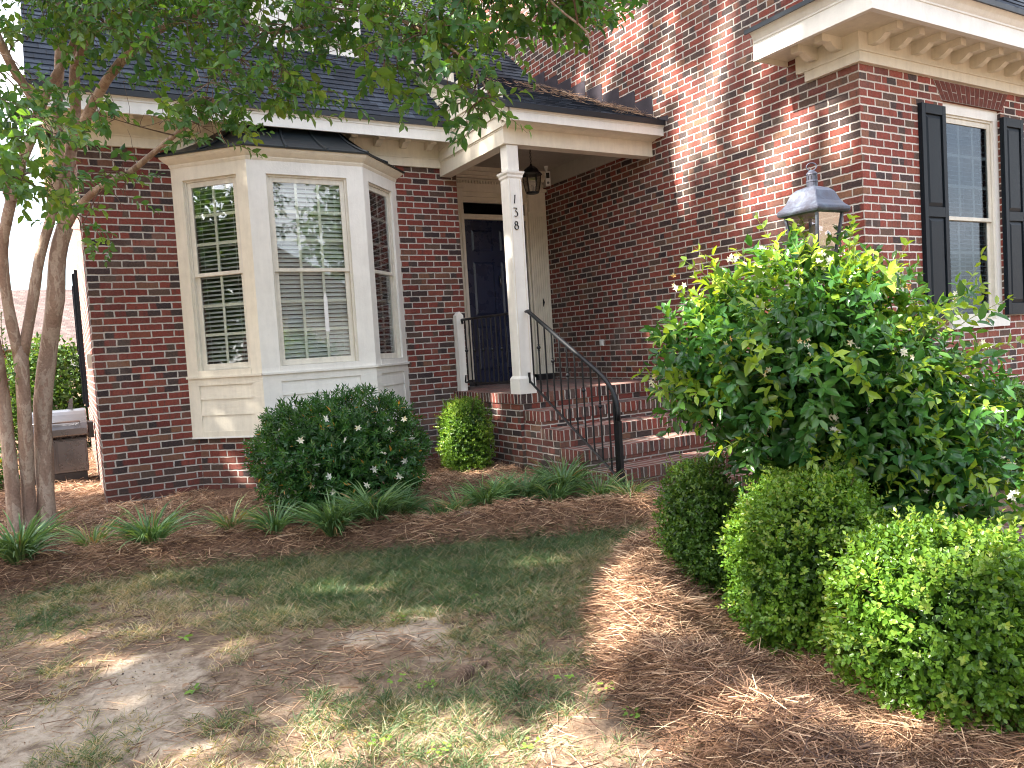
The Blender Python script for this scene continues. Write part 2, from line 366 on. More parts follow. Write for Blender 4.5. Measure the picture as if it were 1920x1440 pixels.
MAT['gard'] = leafmat('gardenia leaves', [(0, (.025, .085, .024)), (.6, (.055, .15, .034)), (.95, (.13, .23, .05)), (1, (.40, .22, .04))], .3, .27, .55)
MAT['lir'] = leafmat('liriope blades', [(0, (.055, .125, .045)), (.55, (.12, .22, .08)), (.85, (.21, .31, .11)), (.93, (.36, .32, .15)), (1, (.30, .19, .09))], .25, .4)
MAT['grass'] = leafmat('grass blades', [(0, (.040, .085, .035)), (.35, (.080, .135, .055)), (.55, (.135, .18, .085)), (.72, (.25, .225, .14)), (1, (.42, .345, .235))], .3, .55, .3)
MAT['straw'] = leafmat('pine needles', [(0, (.075, .042, .030)), (.3, (.21, .118, .074)), (.62, (.40, .238, .142)), (1, (.66, .47, .31))], .08, .6, .25, (1.2, 1, .8))
MAT['petal'] = leafmat('petals', [(0, (.80, .80, .70)), (.7, (.84, .82, .66)), (.9, (.78, .62, .28)), (1, (.65, .36, .12))], .3, .5, .3, (1, 1, .8))
MAT['tree'] = leafmat('shade tree leaves', [(0, (.03, .075, .02)), (.6, (.06, .13, .03)), (1, (.10, .18, .04))], .3, .5, .3)
MAT['hedge'] = leafmat('hedge leaves', [(0, (.06, .13, .03)), (.6, (.12, .22, .05)), (1, (.22, .32, .07))], .35, .5, .3)
MAT['clover'] = leafmat('weed leaves', [(0, (.12, .25, .04)), (1, (.22, .36, .06))], .35, .5, .3)
MAT['dryleaf'] = leafmat('dry leaves', [(0, (.20, .11, .06)), (1, (.42, .28, .18))], .1, .7, .2, (1, 1, 1))
MAT['cone'] = simple('pine cone scale', (.17, .115, .085), .8, spec=.2, nsc=60, nam=.5)
MAT['crumb'] = leafmat('soil crumbs', [(0, (.07, .05, .04)), (.6, (.20, .15, .12)), (1, (.42, .37, .32))], .0, .9, .15)
MAT['stone'] = simple('stone', (.33, .29, .26), .9, spec=.2, nsc=30)

def shingle_mat(name, base, tint, slopeaxis=1):
    s = NT(name); g = s.n('ShaderNodeNewGeometry'); xyz = s.n('ShaderNodeSeparateXYZ'); s.put(xyz.inputs[0], g.outputs['Position'])
    row = s.m_('FLOOR', s.m_('DIVIDE', xyz.outputs[1], .1)); uu = s.m_('ADD', s.m_('DIVIDE', xyz.outputs[0], .16), s.m_('MULTIPLY', row, .37)); col = s.m_('FLOOR', uu)
    fu = s.m_('SUBTRACT', uu, col)
    cv = s.n('ShaderNodeCombineXYZ'); s.put(cv.inputs[0], col); s.put(cv.inputs[1], row)
    wn = s.n('ShaderNodeTexWhiteNoise', noise_dimensions='3D'); s.put(wn.inputs['Vector'], cv.outputs[0])
    c = s.ramp(wn.outputs[0], [(0, tuple(b*.75 for b in base)), (.6, base), (1, tint)])
    gr = s.noise(g.outputs['Position'], 300, 2); c = s.mix(1., c, s.ramp(gr, [(.3, .7), (.7, 1.3)]), 'MULTIPLY')
    st = s.noise(g.outputs['Position'], 2, 4); c = s.mix(1., c, s.ramp(st, [(.3, .8), (.7, 1.2)]), 'MULTIPLY')
    c = s.mix(s.mr(s.m_('MINIMUM', fu, s.m_('SUBTRACT', 1., fu)), .02, .045, .75, 0), c, (.008, .008, .01))
    s.bsdf(c, .85, gr, .003, .5, spec=.3); return s.m
MAT['shingle'] = shingle_mat('dark shingles', (.018, .026, .040), (.048, .062, .084))
MAT['shinglep'] = shingle_mat('pinkish shingles', (.115, .080, .074), (.15, .11, .10))
def seam_mat():
    s = NT('vent'); s.bsdf((.6, .6, .58), .5); return s.m

# ---------------------------------------------------------------- terrain
BED = np.array([(-40, .2), (-6, -1.4), (-3, -1.88), (-.73, -2.14), (.385, -2.33), (1.3, -2.69), (2.38, -3.17), (3.2, -3.56), (3.7, -3.75)])
RBED = np.array([(3.7, -4.15), (3.2, -4.12), (2.62, -4.38), (2.10, -4.9), (1.79, -5.4), (1.66, -5.8), (1.52, -6.24), (1.35, -6.9), (1.2, -9), (4.4, -9), (4.4, -5.9), (3.9, -5.0)])
def inside(poly, x, y):
    c = np.zeros(np.shape(x), bool); n = len(poly)
    for i in range(n):
        (x1, y1), (x2, y2) = poly[i], poly[(i+1) % n]
        k = ((y1 > y) != (y2 > y)) & (x < (x2-x1)*(y-y1)/((y2-y1) or 1e-9)+x1); c ^= k
    return c
def pdist(poly, x, y, closed=True):
    d = np.full(np.shape(x), 1e9); n = len(poly)
    for i in range(n if closed else n-1):
        (x1, y1), (x2, y2) = poly[i], poly[(i+1) % n]; L2 = (x2-x1)**2+(y2-y1)**2
        t = np.clip(((x-x1)*(x2-x1)+(y-y1)*(y2-y1))/L2, 0, 1)
        d = np.minimum(d, np.hypot(x-x1-t*(x2-x1), y-y1-t*(y2-y1)))
    return d
def zones(x, y):
    """signed distance into the house bed (s1) and into the boxwood bed (s2)"""
    x = np.asarray(x, float); y = np.asarray(y, float)
    wob = (fbm(x, y, 0, 2.2, 3)-.5)*.30
    s1 = (y - np.interp(x, BED[:, 0], BED[:, 1]))*.93 + wob*.5
    s1 = np.where(x > 3.72, -.3, s1)
    d = pdist(RBED, x, y); s2 = np.where(inside(RBED, x, y), d, -d) + wob*.4
    return s1, s2
def H(x, y):
    x = np.asarray(x, float); y = np.asarray(y, float)
    s1, s2 = zones(x, y)
    z = -.20 + (fbm(x, y, 5., .9, 3)-.5)*.05 + (fbm(x, y, 2., 7., 3)-.5)*.014
    b1 = .185*ss(-.03, .13, s1) - .09*ss(.20, .5, s1) + .105*ss(.4, 1.2, s1) + (fbm(x, y, 9., 2.6, 3)-.5)*.24*ss(0, .2, s1)*(1-ss(.9, 2.2, s1)*.6)
    b2 = .20*ss(-.03, .18, s2) - .16*ss(.24, .65, s2) + (fbm(x, y, 4., 2.1, 3)-.5)*.30*ss(0, .25, s2)
    z = z + b1 + b2
    # the brick walk in front of the steps and past the shrubs lies low
    wk = ((x > 3.72) & (y > -4.6) & (y < -1.2)) | (x > np.interp(y, [-12, -6, -5, -4.4], [4.75, 4.6, 4.3, 3.8]))
    z = np.where(wk, -.285, z)
    z = np.where((x > 5.7) & (y > -5.2), -.13, z)
    far = ss(8, 30, np.hypot(x-1, y+3)); z = z*(1-far) + far*(-.15)
    return z
def axis_pts(a, b, fine, lo, hi, g=1.25):
    c = list(np.arange(a, b, fine)); s = fine; p = a
    while p > lo: s *= g; p -= s; c.insert(0, p)
    s = fine; p = c[-1]
    while p < hi: s *= g; p += s; c.append(p)
    return np.array(c)
gx = axis_pts(-2.2, 5.8, .045, -120, 120); gy = axis_pts(-7.6, 1.2, .045, -120, 120)
GX, GY = np.meshgrid(gx, gy); GZ = H(GX, GY)
nx_, ny_ = len(gx), len(gy)
V = np.stack([GX, GY, GZ], -1).reshape(-1, 3)
idx = np.arange(nx_*ny_).reshape(ny_, nx_)
Q = np.stack([idx[:-1, :-1], idx[:-1, 1:], idx[1:, 1:], idx[1:, :-1]], -1).reshape(-1, 4)
me = bpy.data.meshes.new('ground'); me.vertices.add(len(V)); me.vertices.foreach_set('co', V.astype(np.float32).ravel())
me.loops.add(Q.size); me.loops.foreach_set('vertex_index', Q.astype(np.int32).ravel())
me.polygons.add(len(Q)); me.polygons.foreach_set('loop_start', (np.arange(len(Q))*4).astype(np.int32)); me.polygons.foreach_set('loop_total', np.full(len(Q), 4, np.int32))
me.update(calc_edges=True); me.polygons.foreach_set('use_smooth', np.ones(len(Q), bool))
s1, s2 = zones(GX, GY); bedw = np.maximum(ss(-.02, .06, s1), ss(-.02, .06, s2)).ravel()
sandw = (ss(.48, .80, fbm(GX, GY, 1., 1.6, 5) + .40*np.exp(-((GX+.35)**2/.7+(GY+4.7)**2/.35)) + .16*np.exp(-((GX-.9)**2/1.+(GY+4.2)**2/.15)) - .35*ss(-3.9, -3.0, GY) - .25*ss(1.2, 1.9, GX))).ravel()
for nm, arr in (('bed', bedw), ('sand', sandw)):
    a = me.attributes.new(nm, 'FLOAT', 'POINT'); a.data.foreach_set('value', arr.astype(np.float32))
s = NT('soil'); p = s.pos(); ab = s.n('ShaderNodeAttribute', attribute_name='bed').outputs['Fac']; asd = s.n('ShaderNodeAttribute', attribute_name='sand').outputs['Fac']
n1 = s.noise(p, 5, 8, .68, .4); n2 = s.noise(p, 38, 6, .7); n3 = s.noise(p, 120, 4, .7)
vo = s.n('ShaderNodeTexVoronoi'); vo.inputs['Scale'].default_value = 70; s.put(vo.inputs['Vector'], p)
soil = s.ramp(s.m_('ADD', s.m_('MULTIPLY', n1, .6), s.m_('MULTIPLY', n2, .4)), [(.30, (.065, .043, .030)), (.44, (.135, .092, .063)), (.56, (.24, .17, .118)), (.72, (.36, .28, .205))])
sand = s.ramp(s.m_('ADD', s.m_('MULTIPLY', n1, .45), s.m_('MULTIPLY', n2, .55)), [(.30, (.19, .14, .10)), (.48, (.36, .29, .22)), (.7, (.50, .42, .335))])
litter = s.ramp(n2, [(.3, (.065, .038, .026)), (.5, (.17, .10, .066)), (.72, (.33, .205, .13))])
# the sand only wins where noise lets it, so that its edge is ragged
sm = s.mr(s.m_('ADD', asd, s.m_('MULTIPLY', s.m_('SUBTRACT', n1, .5), 3.2)), .35, 1.05)
c = s.mix(sm, soil, sand)
c = s.mix(s.mr(vo.outputs['Distance'], .0, .22, .55, 0), c, s.ramp(n3, [(.3, (.12, .08, .05)), (.7, (.5, .42, .34))]))
c = s.mix(ab, c, litter)
s.bsdf(c, .95, s.m_('ADD', s.m_('ADD', n1, s.m_('MULTIPLY', n2, .5)), s.m_('MULTIPLY', n3, .25)), .03, .9, spec=.15)
me.materials.append(s.m)
ground = link(bpy.data.objects.new('ground', me)); tag(ground, kind='structure')

# ---------------------------------------------------------------- brick walk
wb = MB()
pl_ = [(3.74, -3.05), (5.9, -3.05), (5.9, -4.5), (6.0, -9), (4.85, -9), (4.75, -6.3), (4.35, -5.1), (3.80, -4.45)]
wb.prism([(x, y, 0) for x, y in pl_], (0, 0, -.30), (0, 0, -.242))
tag(wb.build('walkway', MAT['paver']), kind='structure')

# ================================================================ THE HOUSE
X1, YC, ZF = 5.638, -4.104, 3.425          # porch side wall plane, wing front plane, underside of the cornice
PX, PY, ZB = 3.71, -1.517, 3.282           # porch corner, underside of porch beam
LZ = .765                                  # porch floor
house = empty('brick_house', (0, 0, 0), 'red brick house with cream trim, bay window, dark shingle roof and covered porch numbered 138', 'house')
def P_(mb, name, mat, parent=None, **k): return mb.build(name, MAT[mat], parent or house, **k)

# --- walls
P_(MB().box(0, .80, 0, .22, -.4, 3.66).box(3.145, 3.92, 0, .22, -.4, 3.66).box(.80, 3.145, 0, .22, -.4, .56).box(.80, 3.145, 0, .22, 3.14, 3.66), 'brick_wall', 'brick_f')
P_(MB().box(-.004, .22, .22, 9, -.4, 3.9), 'brick_wall', 'brick_l')
P_(MB().box(3.70, 3.92, .22, .95, LZ-.6, 3.66), 'brick_wall', 'brick_s')
# gable side wall rising past the top of the picture, with its raking top
sw = MB(); prof = [(YC+.001, -.4), (6.5, -.4), (6.5, 8.2), (1.8, 9.2), (YC+.001, 3.86)]
sw.prism([(X1, y, z) for y, z in prof], (0, 0, 0), (.22, 0, 0)); P_(sw, 'brick_wall', 'brick_s')
# wing front wall round its window and vent
WX0, WX1, WZ0, WZ1 = 6.83, 7.80, 1.20, 3.245
VX0, VX1, VZ0, VZ1 = 7.20, 7.66, .25, .58
ww = MB()
ww.box(X1+.22, WX0, YC, YC+.22, -.4, 3.80).box(WX1, 11, YC, YC+.22, -.4, 3.80).box(WX0, WX1, YC, YC+.22, WZ1, 3.80)
ww.box(WX0, VX0, YC, YC+.22, -.4, WZ0).box(VX1, WX1, YC, YC+.22, -.4, WZ0).box(VX0, VX1, YC, YC+.22, -.4, VZ0).box(VX0, VX1, YC, YC+.22, VZ1, WZ0)
ww.box(X1+.0005, X1+.22, YC, YC+.02, -.4, 3.80)
P_(ww, 'brick_wall', 'brick_w')
# jack arch over the wing window
am = MB(); ac = 7.315
mort = MB().add([(WX0-.02, YC-.004, WZ1), (WX1+.02, YC-.004, WZ1), (WX1+.14, YC-.004, ZF-.005), (WX0-.14, YC-.004, ZF-.005), (WX0-.02, YC+.01, WZ1), (WX1+.02, YC+.01, WZ1), (WX1+.14, YC+.01, ZF-.005), (WX0-.14, YC+.01, ZF-.005)], [(0, 1, 2, 3), (4, 7, 6, 5), (0, 4, 5, 1), (1, 5, 6, 2), (2, 6, 7, 3), (3, 7, 4, 0)])
arch = P_(mort, 'brick_arch', 'mortar')
N_ = 15
for i in range(N_):
    b0, b1 = WX0-.018+(WX1-WX0+.036)*i/N_, WX0-.018+(WX1-WX0+.036)*(i+1)/N_
    t0, t1 = WX0-.135+(WX1-WX0+.27)*i/N_, WX0-.135+(WX1-WX0+.27)*(i+1)/N_
    for (za, zb) in ((0, .49), (.51, 1)) if i % 2 else ((0, 1),):
        g = .0055; za_, zb_ = za*(ZF-WZ1-.01), zb*(ZF-WZ1-.01)
        xa = lambda f: b0+(t0-b0)*f+g; xb = lambda f: b1+(t1-b1)*f-g
        am.add([(xa(za), YC-.0065, WZ1+za_+.003), (xb(za), YC-.0065, WZ1+za_+.003), (xb(zb), YC-.0065, WZ1+zb_-.003), (xa(zb), YC-.0065, WZ1+zb_-.003), (xa(za), YC-.003, WZ1+za_+.003), (xb(za), YC-.003, WZ1+za_+.003), (xb(zb), YC-.003, WZ1+zb_-.003), (xa(zb), YC-.003, WZ1+zb_-.003)], [(0, 1, 2, 3), (4, 7, 6, 5), (0, 4, 5, 1), (1, 5, 6, 2), (2, 6, 7, 3), (3, 7, 4, 0)])
P_(am, 'voussoir', 'arch', arch)

# --- sawtooth shingle roofs: courses as real steps
def roof(name, x0, x1, ye, ze, slope, yend, mat='shingle', axis='y', exposure=.118, clipx=None):
    mb = MB(); L = math.hypot(1, slope); uy, uz = 1/L, slope/L; ny, nz = -slope/L, 1/L
    n = int((yend-ye)*L/exposure)+1; th = .009
    for i in range(n):
        a = i*exposure; b = min((i+1)*exposure, (yend-ye)*L)+.004
        xs0, xs1 = (x0, x1) if clipx is None else clipx(ye+uy*a)
        # segments with tiny random steps so that the butt line is not ruled
        segs = max(1, int((xs1-xs0)/.31)); jit = rng.random(segs)*.003
        for k in range(segs):
            xa, xb = xs0+(xs1-xs0)*k/segs, xs0+(xs1-xs0)*(k+1)/segs; t = th+jit[k]
            P = [(xa, ye+uy*a+ny*t, ze+uz*a+nz*t), (xb, ye+uy*a+ny*t, ze+uz*a+nz*t), (xb, ye+uy*b+ny*.001, ze+uz*b+nz*.001), (xa, ye+uy*b+ny*.001, ze+uz*b+nz*.001), (xa, ye+uy*a, ze+uz*a), (xb, ye+uy*a, ze+uz*a)]
            mb.add(P, [(0, 1, 2, 3), (4, 5, 1, 0)])
    # deck underneath
    xs0, xs1 = (x0, x1)
    mb.add([(xs0, ye, ze-.002), (xs1, ye, ze-.002), (xs1, yend, ze+slope*(yend-ye)-.002), (xs0, yend, ze+slope*(yend-ye)-.002), (xs0, ye, ze-.03), (xs1, ye, ze-.03), (xs1, yend, ze+slope*(yend-ye)-.03), (xs0, yend, ze+slope*(yend-ye)-.03)], [(0, 1, 2, 3), (7, 6, 5, 4), (0, 4, 5, 1), (2, 6, 7, 3), (1, 5, 6, 2), (0, 3, 7, 4)])
    return P_(mb, name, mat)
MS, ME, MZ = .875, -.42, 3.785
roof('roof', -.34, PX+.0, ME, MZ, MS, 4.4)
roof('roof', PX+.0, X1, .80, MZ+MS*1.22, MS, 4.4)
PS, PE, PZ = .475, -1.745, 3.615
pr = roof('porch_roof', PX-.07, X1-.004, PE, PZ, PS, .86)
WS = 1.15
roof('roof', 5.16, 11, YC-.50, 3.905, WS, -1.5)
P_(MB().box(-.34, PX, ME-.012, ME+.004, MZ-.055, MZ-.003), 'drip_edge', 'drip')
P_(MB().box(PX-.085, X1-.02, PE-.014, PE+.002, PZ-.05, PZ+.002).obox((PX-.086, PE, PZ-.05), (.014, 0, 0), (0, 2.6, 2.6*PS), (0, 0, .062)), 'drip_edge', 'drip')
P_(MB().box(5.14, 11, YC-.515, YC-.499, 3.86, 3.905), 'drip_edge', 'drip')

# --- left eave: frieze, soffit, modillions, fascia with crown
def mold(mb, x0, x1, prof):      # profile (y,z) extruded along x
    mb.prism([(x0, y, z) for y, z in prof], (0, 0, 0), (x1-x0, 0, 0))
e = MB(); xe0, xe1 = -.22, PX
e.box(xe0, xe1, -.032, 0, 3.375, 3.47).box(xe0, xe1, -.042, 0, 3.47, 3.487).box(xe0, xe1, -.022, 0, 3.487, 3.66)
P_(e, 'frieze_board', 'trim')
P_(MB().box(xe0, xe1, -.38, -.0, 3.655, 3.672), 'soffit', 'trim')
e = MB(); mold(e, -.30, xe1, [(-.36, 3.585), (-.385, 3.585), (-.385, 3.69), (-.392, 3.695), (-.392, 3.71), (-.40, 3.72), (-.412, 3.735), (-.42, 3.752), (-.36, 3.752)])
mold(e, -.30, xe1, [(-.33, 3.60), (-.36, 3.60), (-.36, 3.655), (-.33, 3.655)])
P_(e, 'fascia', 'trimw')
def modillion(mb, x, yw, zt, w=.075, d=.22, h=.085):
    # scrolled bracket: side profile in y,z
    pr_ = [(yw, zt), (yw, zt-h), (yw-d*.25, zt-h*1.05), (yw-d*.45, zt-h*.85), (yw-d*.62, zt-h*.52), (yw-d*.7, zt-h*.62), (yw-d, zt-h*.62), (yw-d, zt)]
    mb.prism([(x, y, z) for y, z in pr_], (-w/2, 0, 0), (w/2, 0, 0))
x = 3.56
while x > -.1: mm = MB(); modillion(mm, x, -.022, 3.655, .07, .19, .085); x -= .31; P_(mm, 'modillion', 'trim')
# the eave returns round the left corner
P_(MB().box(-.22, -.004, -.032, 3.2, 3.375, 3.66).box(-.30, -.004, -.33, 5, 3.672, 3.75), 'frieze_board', 'trim')

# --- porch: beams, cheek siding, fascia, ceiling
b = MB()
b.box(PX, X1, PY, PY+.14, ZB, 3.46)                        # front beam
b.box(PX, PX+.14, PY+.14, 0, ZB, 3.46)                     # side beam
P_(b, 'porch_beam', 'trim')
P_(MB().box(PX-.006, PX, PY-.0, 0, 3.43, 3.445), 'beam_molding', 'trim')
ck = MB(); zc = 3.446
def roofz(y): return PZ+PS*(y-PE)-.03
k = 0
while zc < 4.9:                                            # lapped boards of the cheek, cut by both roofs
    z1 = min(zc+.125, 4.95)
    ymain = lambda z: ME+(z-MZ)/MS+.0
    yf = max(PY-.0, PE+(zc+.02-PZ)/PS); yb = ME+(max(zc, MZ)-MZ)/MS+.25
    if zc < 3.75: yb = .05
    if yf < yb:
        ck.prism([(PX-.018, yf, zc), (PX-.004, yf+.0, z1), (PX+.02, yf, z1), (PX+.02, yf, zc)], (0, 0, 0), (0, yb-yf, 0))
    zc = z1; k += 1
# triangle under the rake
P_(ck, 'cheek_siding', 'trim')
P_(MB().prism([(PX-.03, PE+.06, PZ-.035), (PX-.03, .95, roofz(.95)), (PX-.03, .95, roofz(.95)-.13), (PX-.03, PE+.12, PZ-.15), (PX-.03, PE+.06, PZ-.15)], (0, 0, 0), (.03, 0, 0)), 'rake_board', 'trim')
# bed of the front overhang: curved cove, fascia, crown
pf = MB(); fy = PE+.03
mold(pf, PX-.012, X1-.0, [(PY, 3.462), (PY, 3.44), (PY-.03, 3.445), (PY-.08, 3.458), (fy+.012, 3.462), (fy+.012, 3.48), (PY, 3.48)])
P_(pf, 'porch_soffit', 'trim')
pf = MB(); mold(pf, PX-.02, X1-.0, [(fy+.012, 3.46), (fy, 3.46), (fy, 3.54), (fy-.006, 3.545), (fy-.006, 3.556), (fy-.014, 3.566), (fy-.018, 3.58), (fy+.012, 3.58)])
P_(pf, 'fascia', 'trimw')
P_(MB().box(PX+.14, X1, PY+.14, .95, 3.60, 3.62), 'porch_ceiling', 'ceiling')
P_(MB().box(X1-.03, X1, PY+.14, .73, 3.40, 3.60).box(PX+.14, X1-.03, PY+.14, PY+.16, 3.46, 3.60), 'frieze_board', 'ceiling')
# step flashing up the brick
fl = MB()
for i, (y, z) in enumerate(((-1.86, 3.665), (-1.563, 3.945), (-1.269, 4.085), (-.986, 4.22), (-.667, 4.37), (-.338, 4.51), (-.034, 4.645), (.26, 4.785), (.56, 4.93))):
    y0 = y if i else -1.80; y1 = y+.31
    zt = z; zl = PZ+PS*(max(y0, PE)-PE)
    fl.prism([(X1-.004-.0015*(i % 3), y0, zl-.03 if i else 3.60), (X1-.004-.0015*(i % 3), y1, PZ+PS*(y1-PE)-.02), (X1-.004-.0015*(i % 3), y1, zt+.004), (X1-.004-.0015*(i % 3), y0, zt+.0)], (0, 0, 0), (.003, 0, 0))
P_(fl, 'step_flashing', 'flash')

# --- porch column with its number
cx0, cy0 = 3.735, PY+.0; cw = .158
cl = MB()
cl.box(cx0, cx0+cw, cy0+.004, cy0+.004+cw, LZ+.16, 2.975)
P = P_(cl, 'porch_column', 'trimw', bevel=.004)
cc = (cx0+cw/2, cy0+.004+cw/2, 0); q = math.pi/4; r2 = 2**.5/2
P_(MB().lathe((cc[0], cc[1], LZ), [(r2*(cw+.036), 0), (r2*(cw+.036), .155), (r2*(cw+.02), .17), (r2*(cw+.004), .182)], 4, q), 'column_base', 'trimw', P)
P_(MB().lathe((cc[0], cc[1], 2.945), [(r2*(cw+.006), 0), (r2*(cw+.02), .012), (r2*(cw+.022), .03), (r2*(cw+.045), .048), (r2*(cw+.05), .066), (r2*(cw-.02), .075)], 4, q), 'capital', 'trimw', P)
P_(MB().box(cc[0]-.066, cc[0]+.066, cc[1]-.066, cc[1]+.066, 3.015, ZB-.002), 'column_neck', 'trimw', P, bevel=.003)
# a shallow edge bead on the shaft
P_(MB().box(cx0+.012, cx0+.017, cy0+.0015, cy0+.0045, LZ+.2, 2.93).box(cx0+cw-.028, cx0+cw-.023, cy0+.0015, cy0+.0045, LZ+.2, 2.93), 'bead', 'trim', P)
def digit(strokes, z, h=.085):
    mb = MB()
    for st in strokes:
        pts = [(cx0+.062+px*h, cy0-.002, z+pz*h) for px, pz, _ in st]
        mb.tube(pts, [r*h*1.45 for _, _, r in st], 8, squash=.4)
    P_(mb, 'house_number', 'iron', P, smooth=True)
digit([[(-.08, 0, .06), (-.02, .5, .075), (.06, 1., .06)], [(.06, 1, .05), (-.06, .86, .035)]], 2.69)
def arc(cx, cz, rx, rz, a0, a1, n, w0, w1): return [(cx+rx*math.cos(R(a0+(a1-a0)*i/n)), cz+rz*math.sin(R(a0+(a1-a0)*i/n)), w0+(w1-w0)*math.sin(math.pi*i/n)) for i in range(n+1)]
digit([[(-.24, 1., .06), (.22, .98, .06)], [(.22, .98, .05), (-.02, .62, .05)], arc(.0, .3, .27, .30, 85, -130, 12, .05, .085)], 2.56)
digit([arc(.0, .74, .19, .22, 90, 450, 14, .05, .075), arc(.02, .27, .26, .27, 90, 450, 16, .055, .085)], 2.43)

# --- landing and steps
st = MB().box(PX+.005, X1, PY+.012, .95, -.4, LZ-.1)
SP = P_(st, 'stair', 'brick_st')
P_(MB().box(PX-.008, X1, PY, .95, LZ-.1, LZ), 'step', 'rowlock', SP)
RS, TD, SX = .1667, .325, 3.755
for k in range(1, 6):
    z = LZ-RS*k; y = PY-TD*k
    o = P_(MB().box(SX-.006, X1, y, y+TD+(.0 if k > 1 else .0), z-.1, z).box(SX-.006, X1, y+TD, y+TD+.03, z-.1, z-.004), 'step', 'rowlock', SP)
    P_(MB().box(SX, X1, y+.012, y+.012+TD, -.42, z-.1), 'stair_riser', 'brick_st', SP)

# --- door wall
DY = .75
dw = MB()
dw.box(3.92, X1, DY+.06, DY+.3, LZ, 3.60)                   # backing of the surround, door sits proud inside its opening
D = P_(MB().box(3.95, 4.375, DY, DY+.06, LZ+.085, 3.60).box(5.315, X1-.005, DY, DY+.06, LZ+.085, 3.60).box(4.375, 5.315, DY-.006, DY+.06, 2.945, 3.012).box(4.375, 5.315, DY, DY+.06, 3.165, 3.60), 'door_surround', 'trim')
P_(MB().box(3.95, 5.62, DY-.02, DY-.0005, 3.18, 3.205).box(3.95, 5.62, DY-.035, DY-.0005, 3.235, 3.25), 'molding', 'trim', D)
P_(MB().box(3.95, 5.62, DY-.02, DY-.0005, 3.30, 3.42).box(3.95, X1-.01, DY-.07, DY-.0005, 3.47, 3.50).box(3.95, X1-.01, DY-.10, DY-.0005, 3.50, 3.545).box(3.95, X1-.04, DY-.14, DY-.0005, 3.545, 3.598), 'crown_molding', 'trim', D)
x = 4.0
while x < 5.6: P_(MB().box(x, x+.022, DY-.045, DY-.02, 3.405, 3.44), 'dentil', 'trim', D); x += .042
for xa in (5.34, 4.07):
    pil = MB(); pil.box(xa, xa+.285, DY-.045, DY-.0005, LZ+.085, 3.06)
    o = P_(pil, 'pilaster', 'trim', D)
    fm = MB()
    for i in range(7): fm.box(xa+.028+i*.035, xa+.028+i*.035+.019, DY-.056, DY-.0455, LZ+.2, 3.0)
    P_(fm, 'fluting', 'trim', D)
    P_(MB().box(xa+.01, xa+.275, DY-.06, DY-.0005, 3.06, 3.33).box(xa-.01, xa+.29, DY-.08, DY-.0005, 3.33, 3.37), 'pilaster_block', 'trim', D)
P_(MB().box(5.345, 5.63, DY-.03, DY, LZ, LZ+.083).box(4.0, 4.37, DY-.03, DY, LZ, LZ+.083).box(4.375, 5.315, DY-.06, DY+.06, LZ, LZ+.03), 'threshold', 'blackp', D)
fd = MB().box(4.377, 5.313, DY+.028, DY+.06, LZ+.032, 2.943)
FD = P_(fd, 'front_door', 'door')
dp = MB()
for (xa, xb) in ((4.47, 4.80), (4.89, 5.22)):
    for (za, zb) in ((.95, 1.55), (1.68, 2.40), (2.52, 2.82)):
        dp.prism([(xa, 0, za), (xb, 0, za), (xb, 0, zb), (xa, 0, zb)], (0, DY+.0265, 0), (0, DY+.028, 0))
        dp.lathe(((xa+xb)/2, DY+.02, (za+zb)/2), [(.0, 0), (.0, .0)], 4) if False else None
        # raised field with sloping margins
        m_ = .035; dp.add([(xa+.01, DY+.0262, za+.01), (xb-.01, DY+.0262, za+.01), (xb-.01, DY+.0262, zb-.01), (xa+.01, DY+.0262, zb-.01), (xa+m_, DY+.012, za+m_), (xb-m_, DY+.012, za+m_), (xb-m_, DY+.012, zb-m_), (xa+m_, DY+.012, zb-m_)], [(4, 5, 6, 7), (0, 1, 5, 4), (1, 2, 6, 5), (2, 3, 7, 6), (3, 0, 4, 7)])
P_(dp, 'door_panel', 'door', FD)
for z in (1.15, 2.55): P_(MB().box(4.366, 4.376, DY+.0, DY+.026, z, z+.10), 'hinge', 'steel', FD)
P_(MB().tube([(4.86, DY+.012, 2.2), (4.86, DY-.01, 2.16), (4.86, DY-.012, 2.10), (4.86, DY+.01, 2.06)], [.008, .012, .012, .008], 8), 'door_knocker', 'steel', FD, smooth=True)
P_(MB().lathe((5.24, DY+.0, 1.70), [(.026, 0), (.034, .02), (.026, .045)], 12), 'door_handle', 'steel', FD, smooth=True)
P_(MB().box(4.377, 5.313, DY+.03, DY+.036, 3.014, 3.163), 'transom_window', 'glassd')
P_(dw, 'door_wall', 'blackp')
P_(MB().tube([(5.487, DY-.062, 1.86), (5.487, DY-.075, 1.83), (5.487, DY-.062, 1.79)], [.006, .014, .006], 6).box(5.481, 5.493, DY-.06, DY-.056, 1.77, 1.88), 'doorbell', 'iron', D)
P_(MB().box(X1-.008, X1+.002, -.42, -.345, 1.19, 1.27).box(X1-.02, X1-.008, -.405, -.36, 1.20, 1.25), 'electrical_outlet', 'whitep')

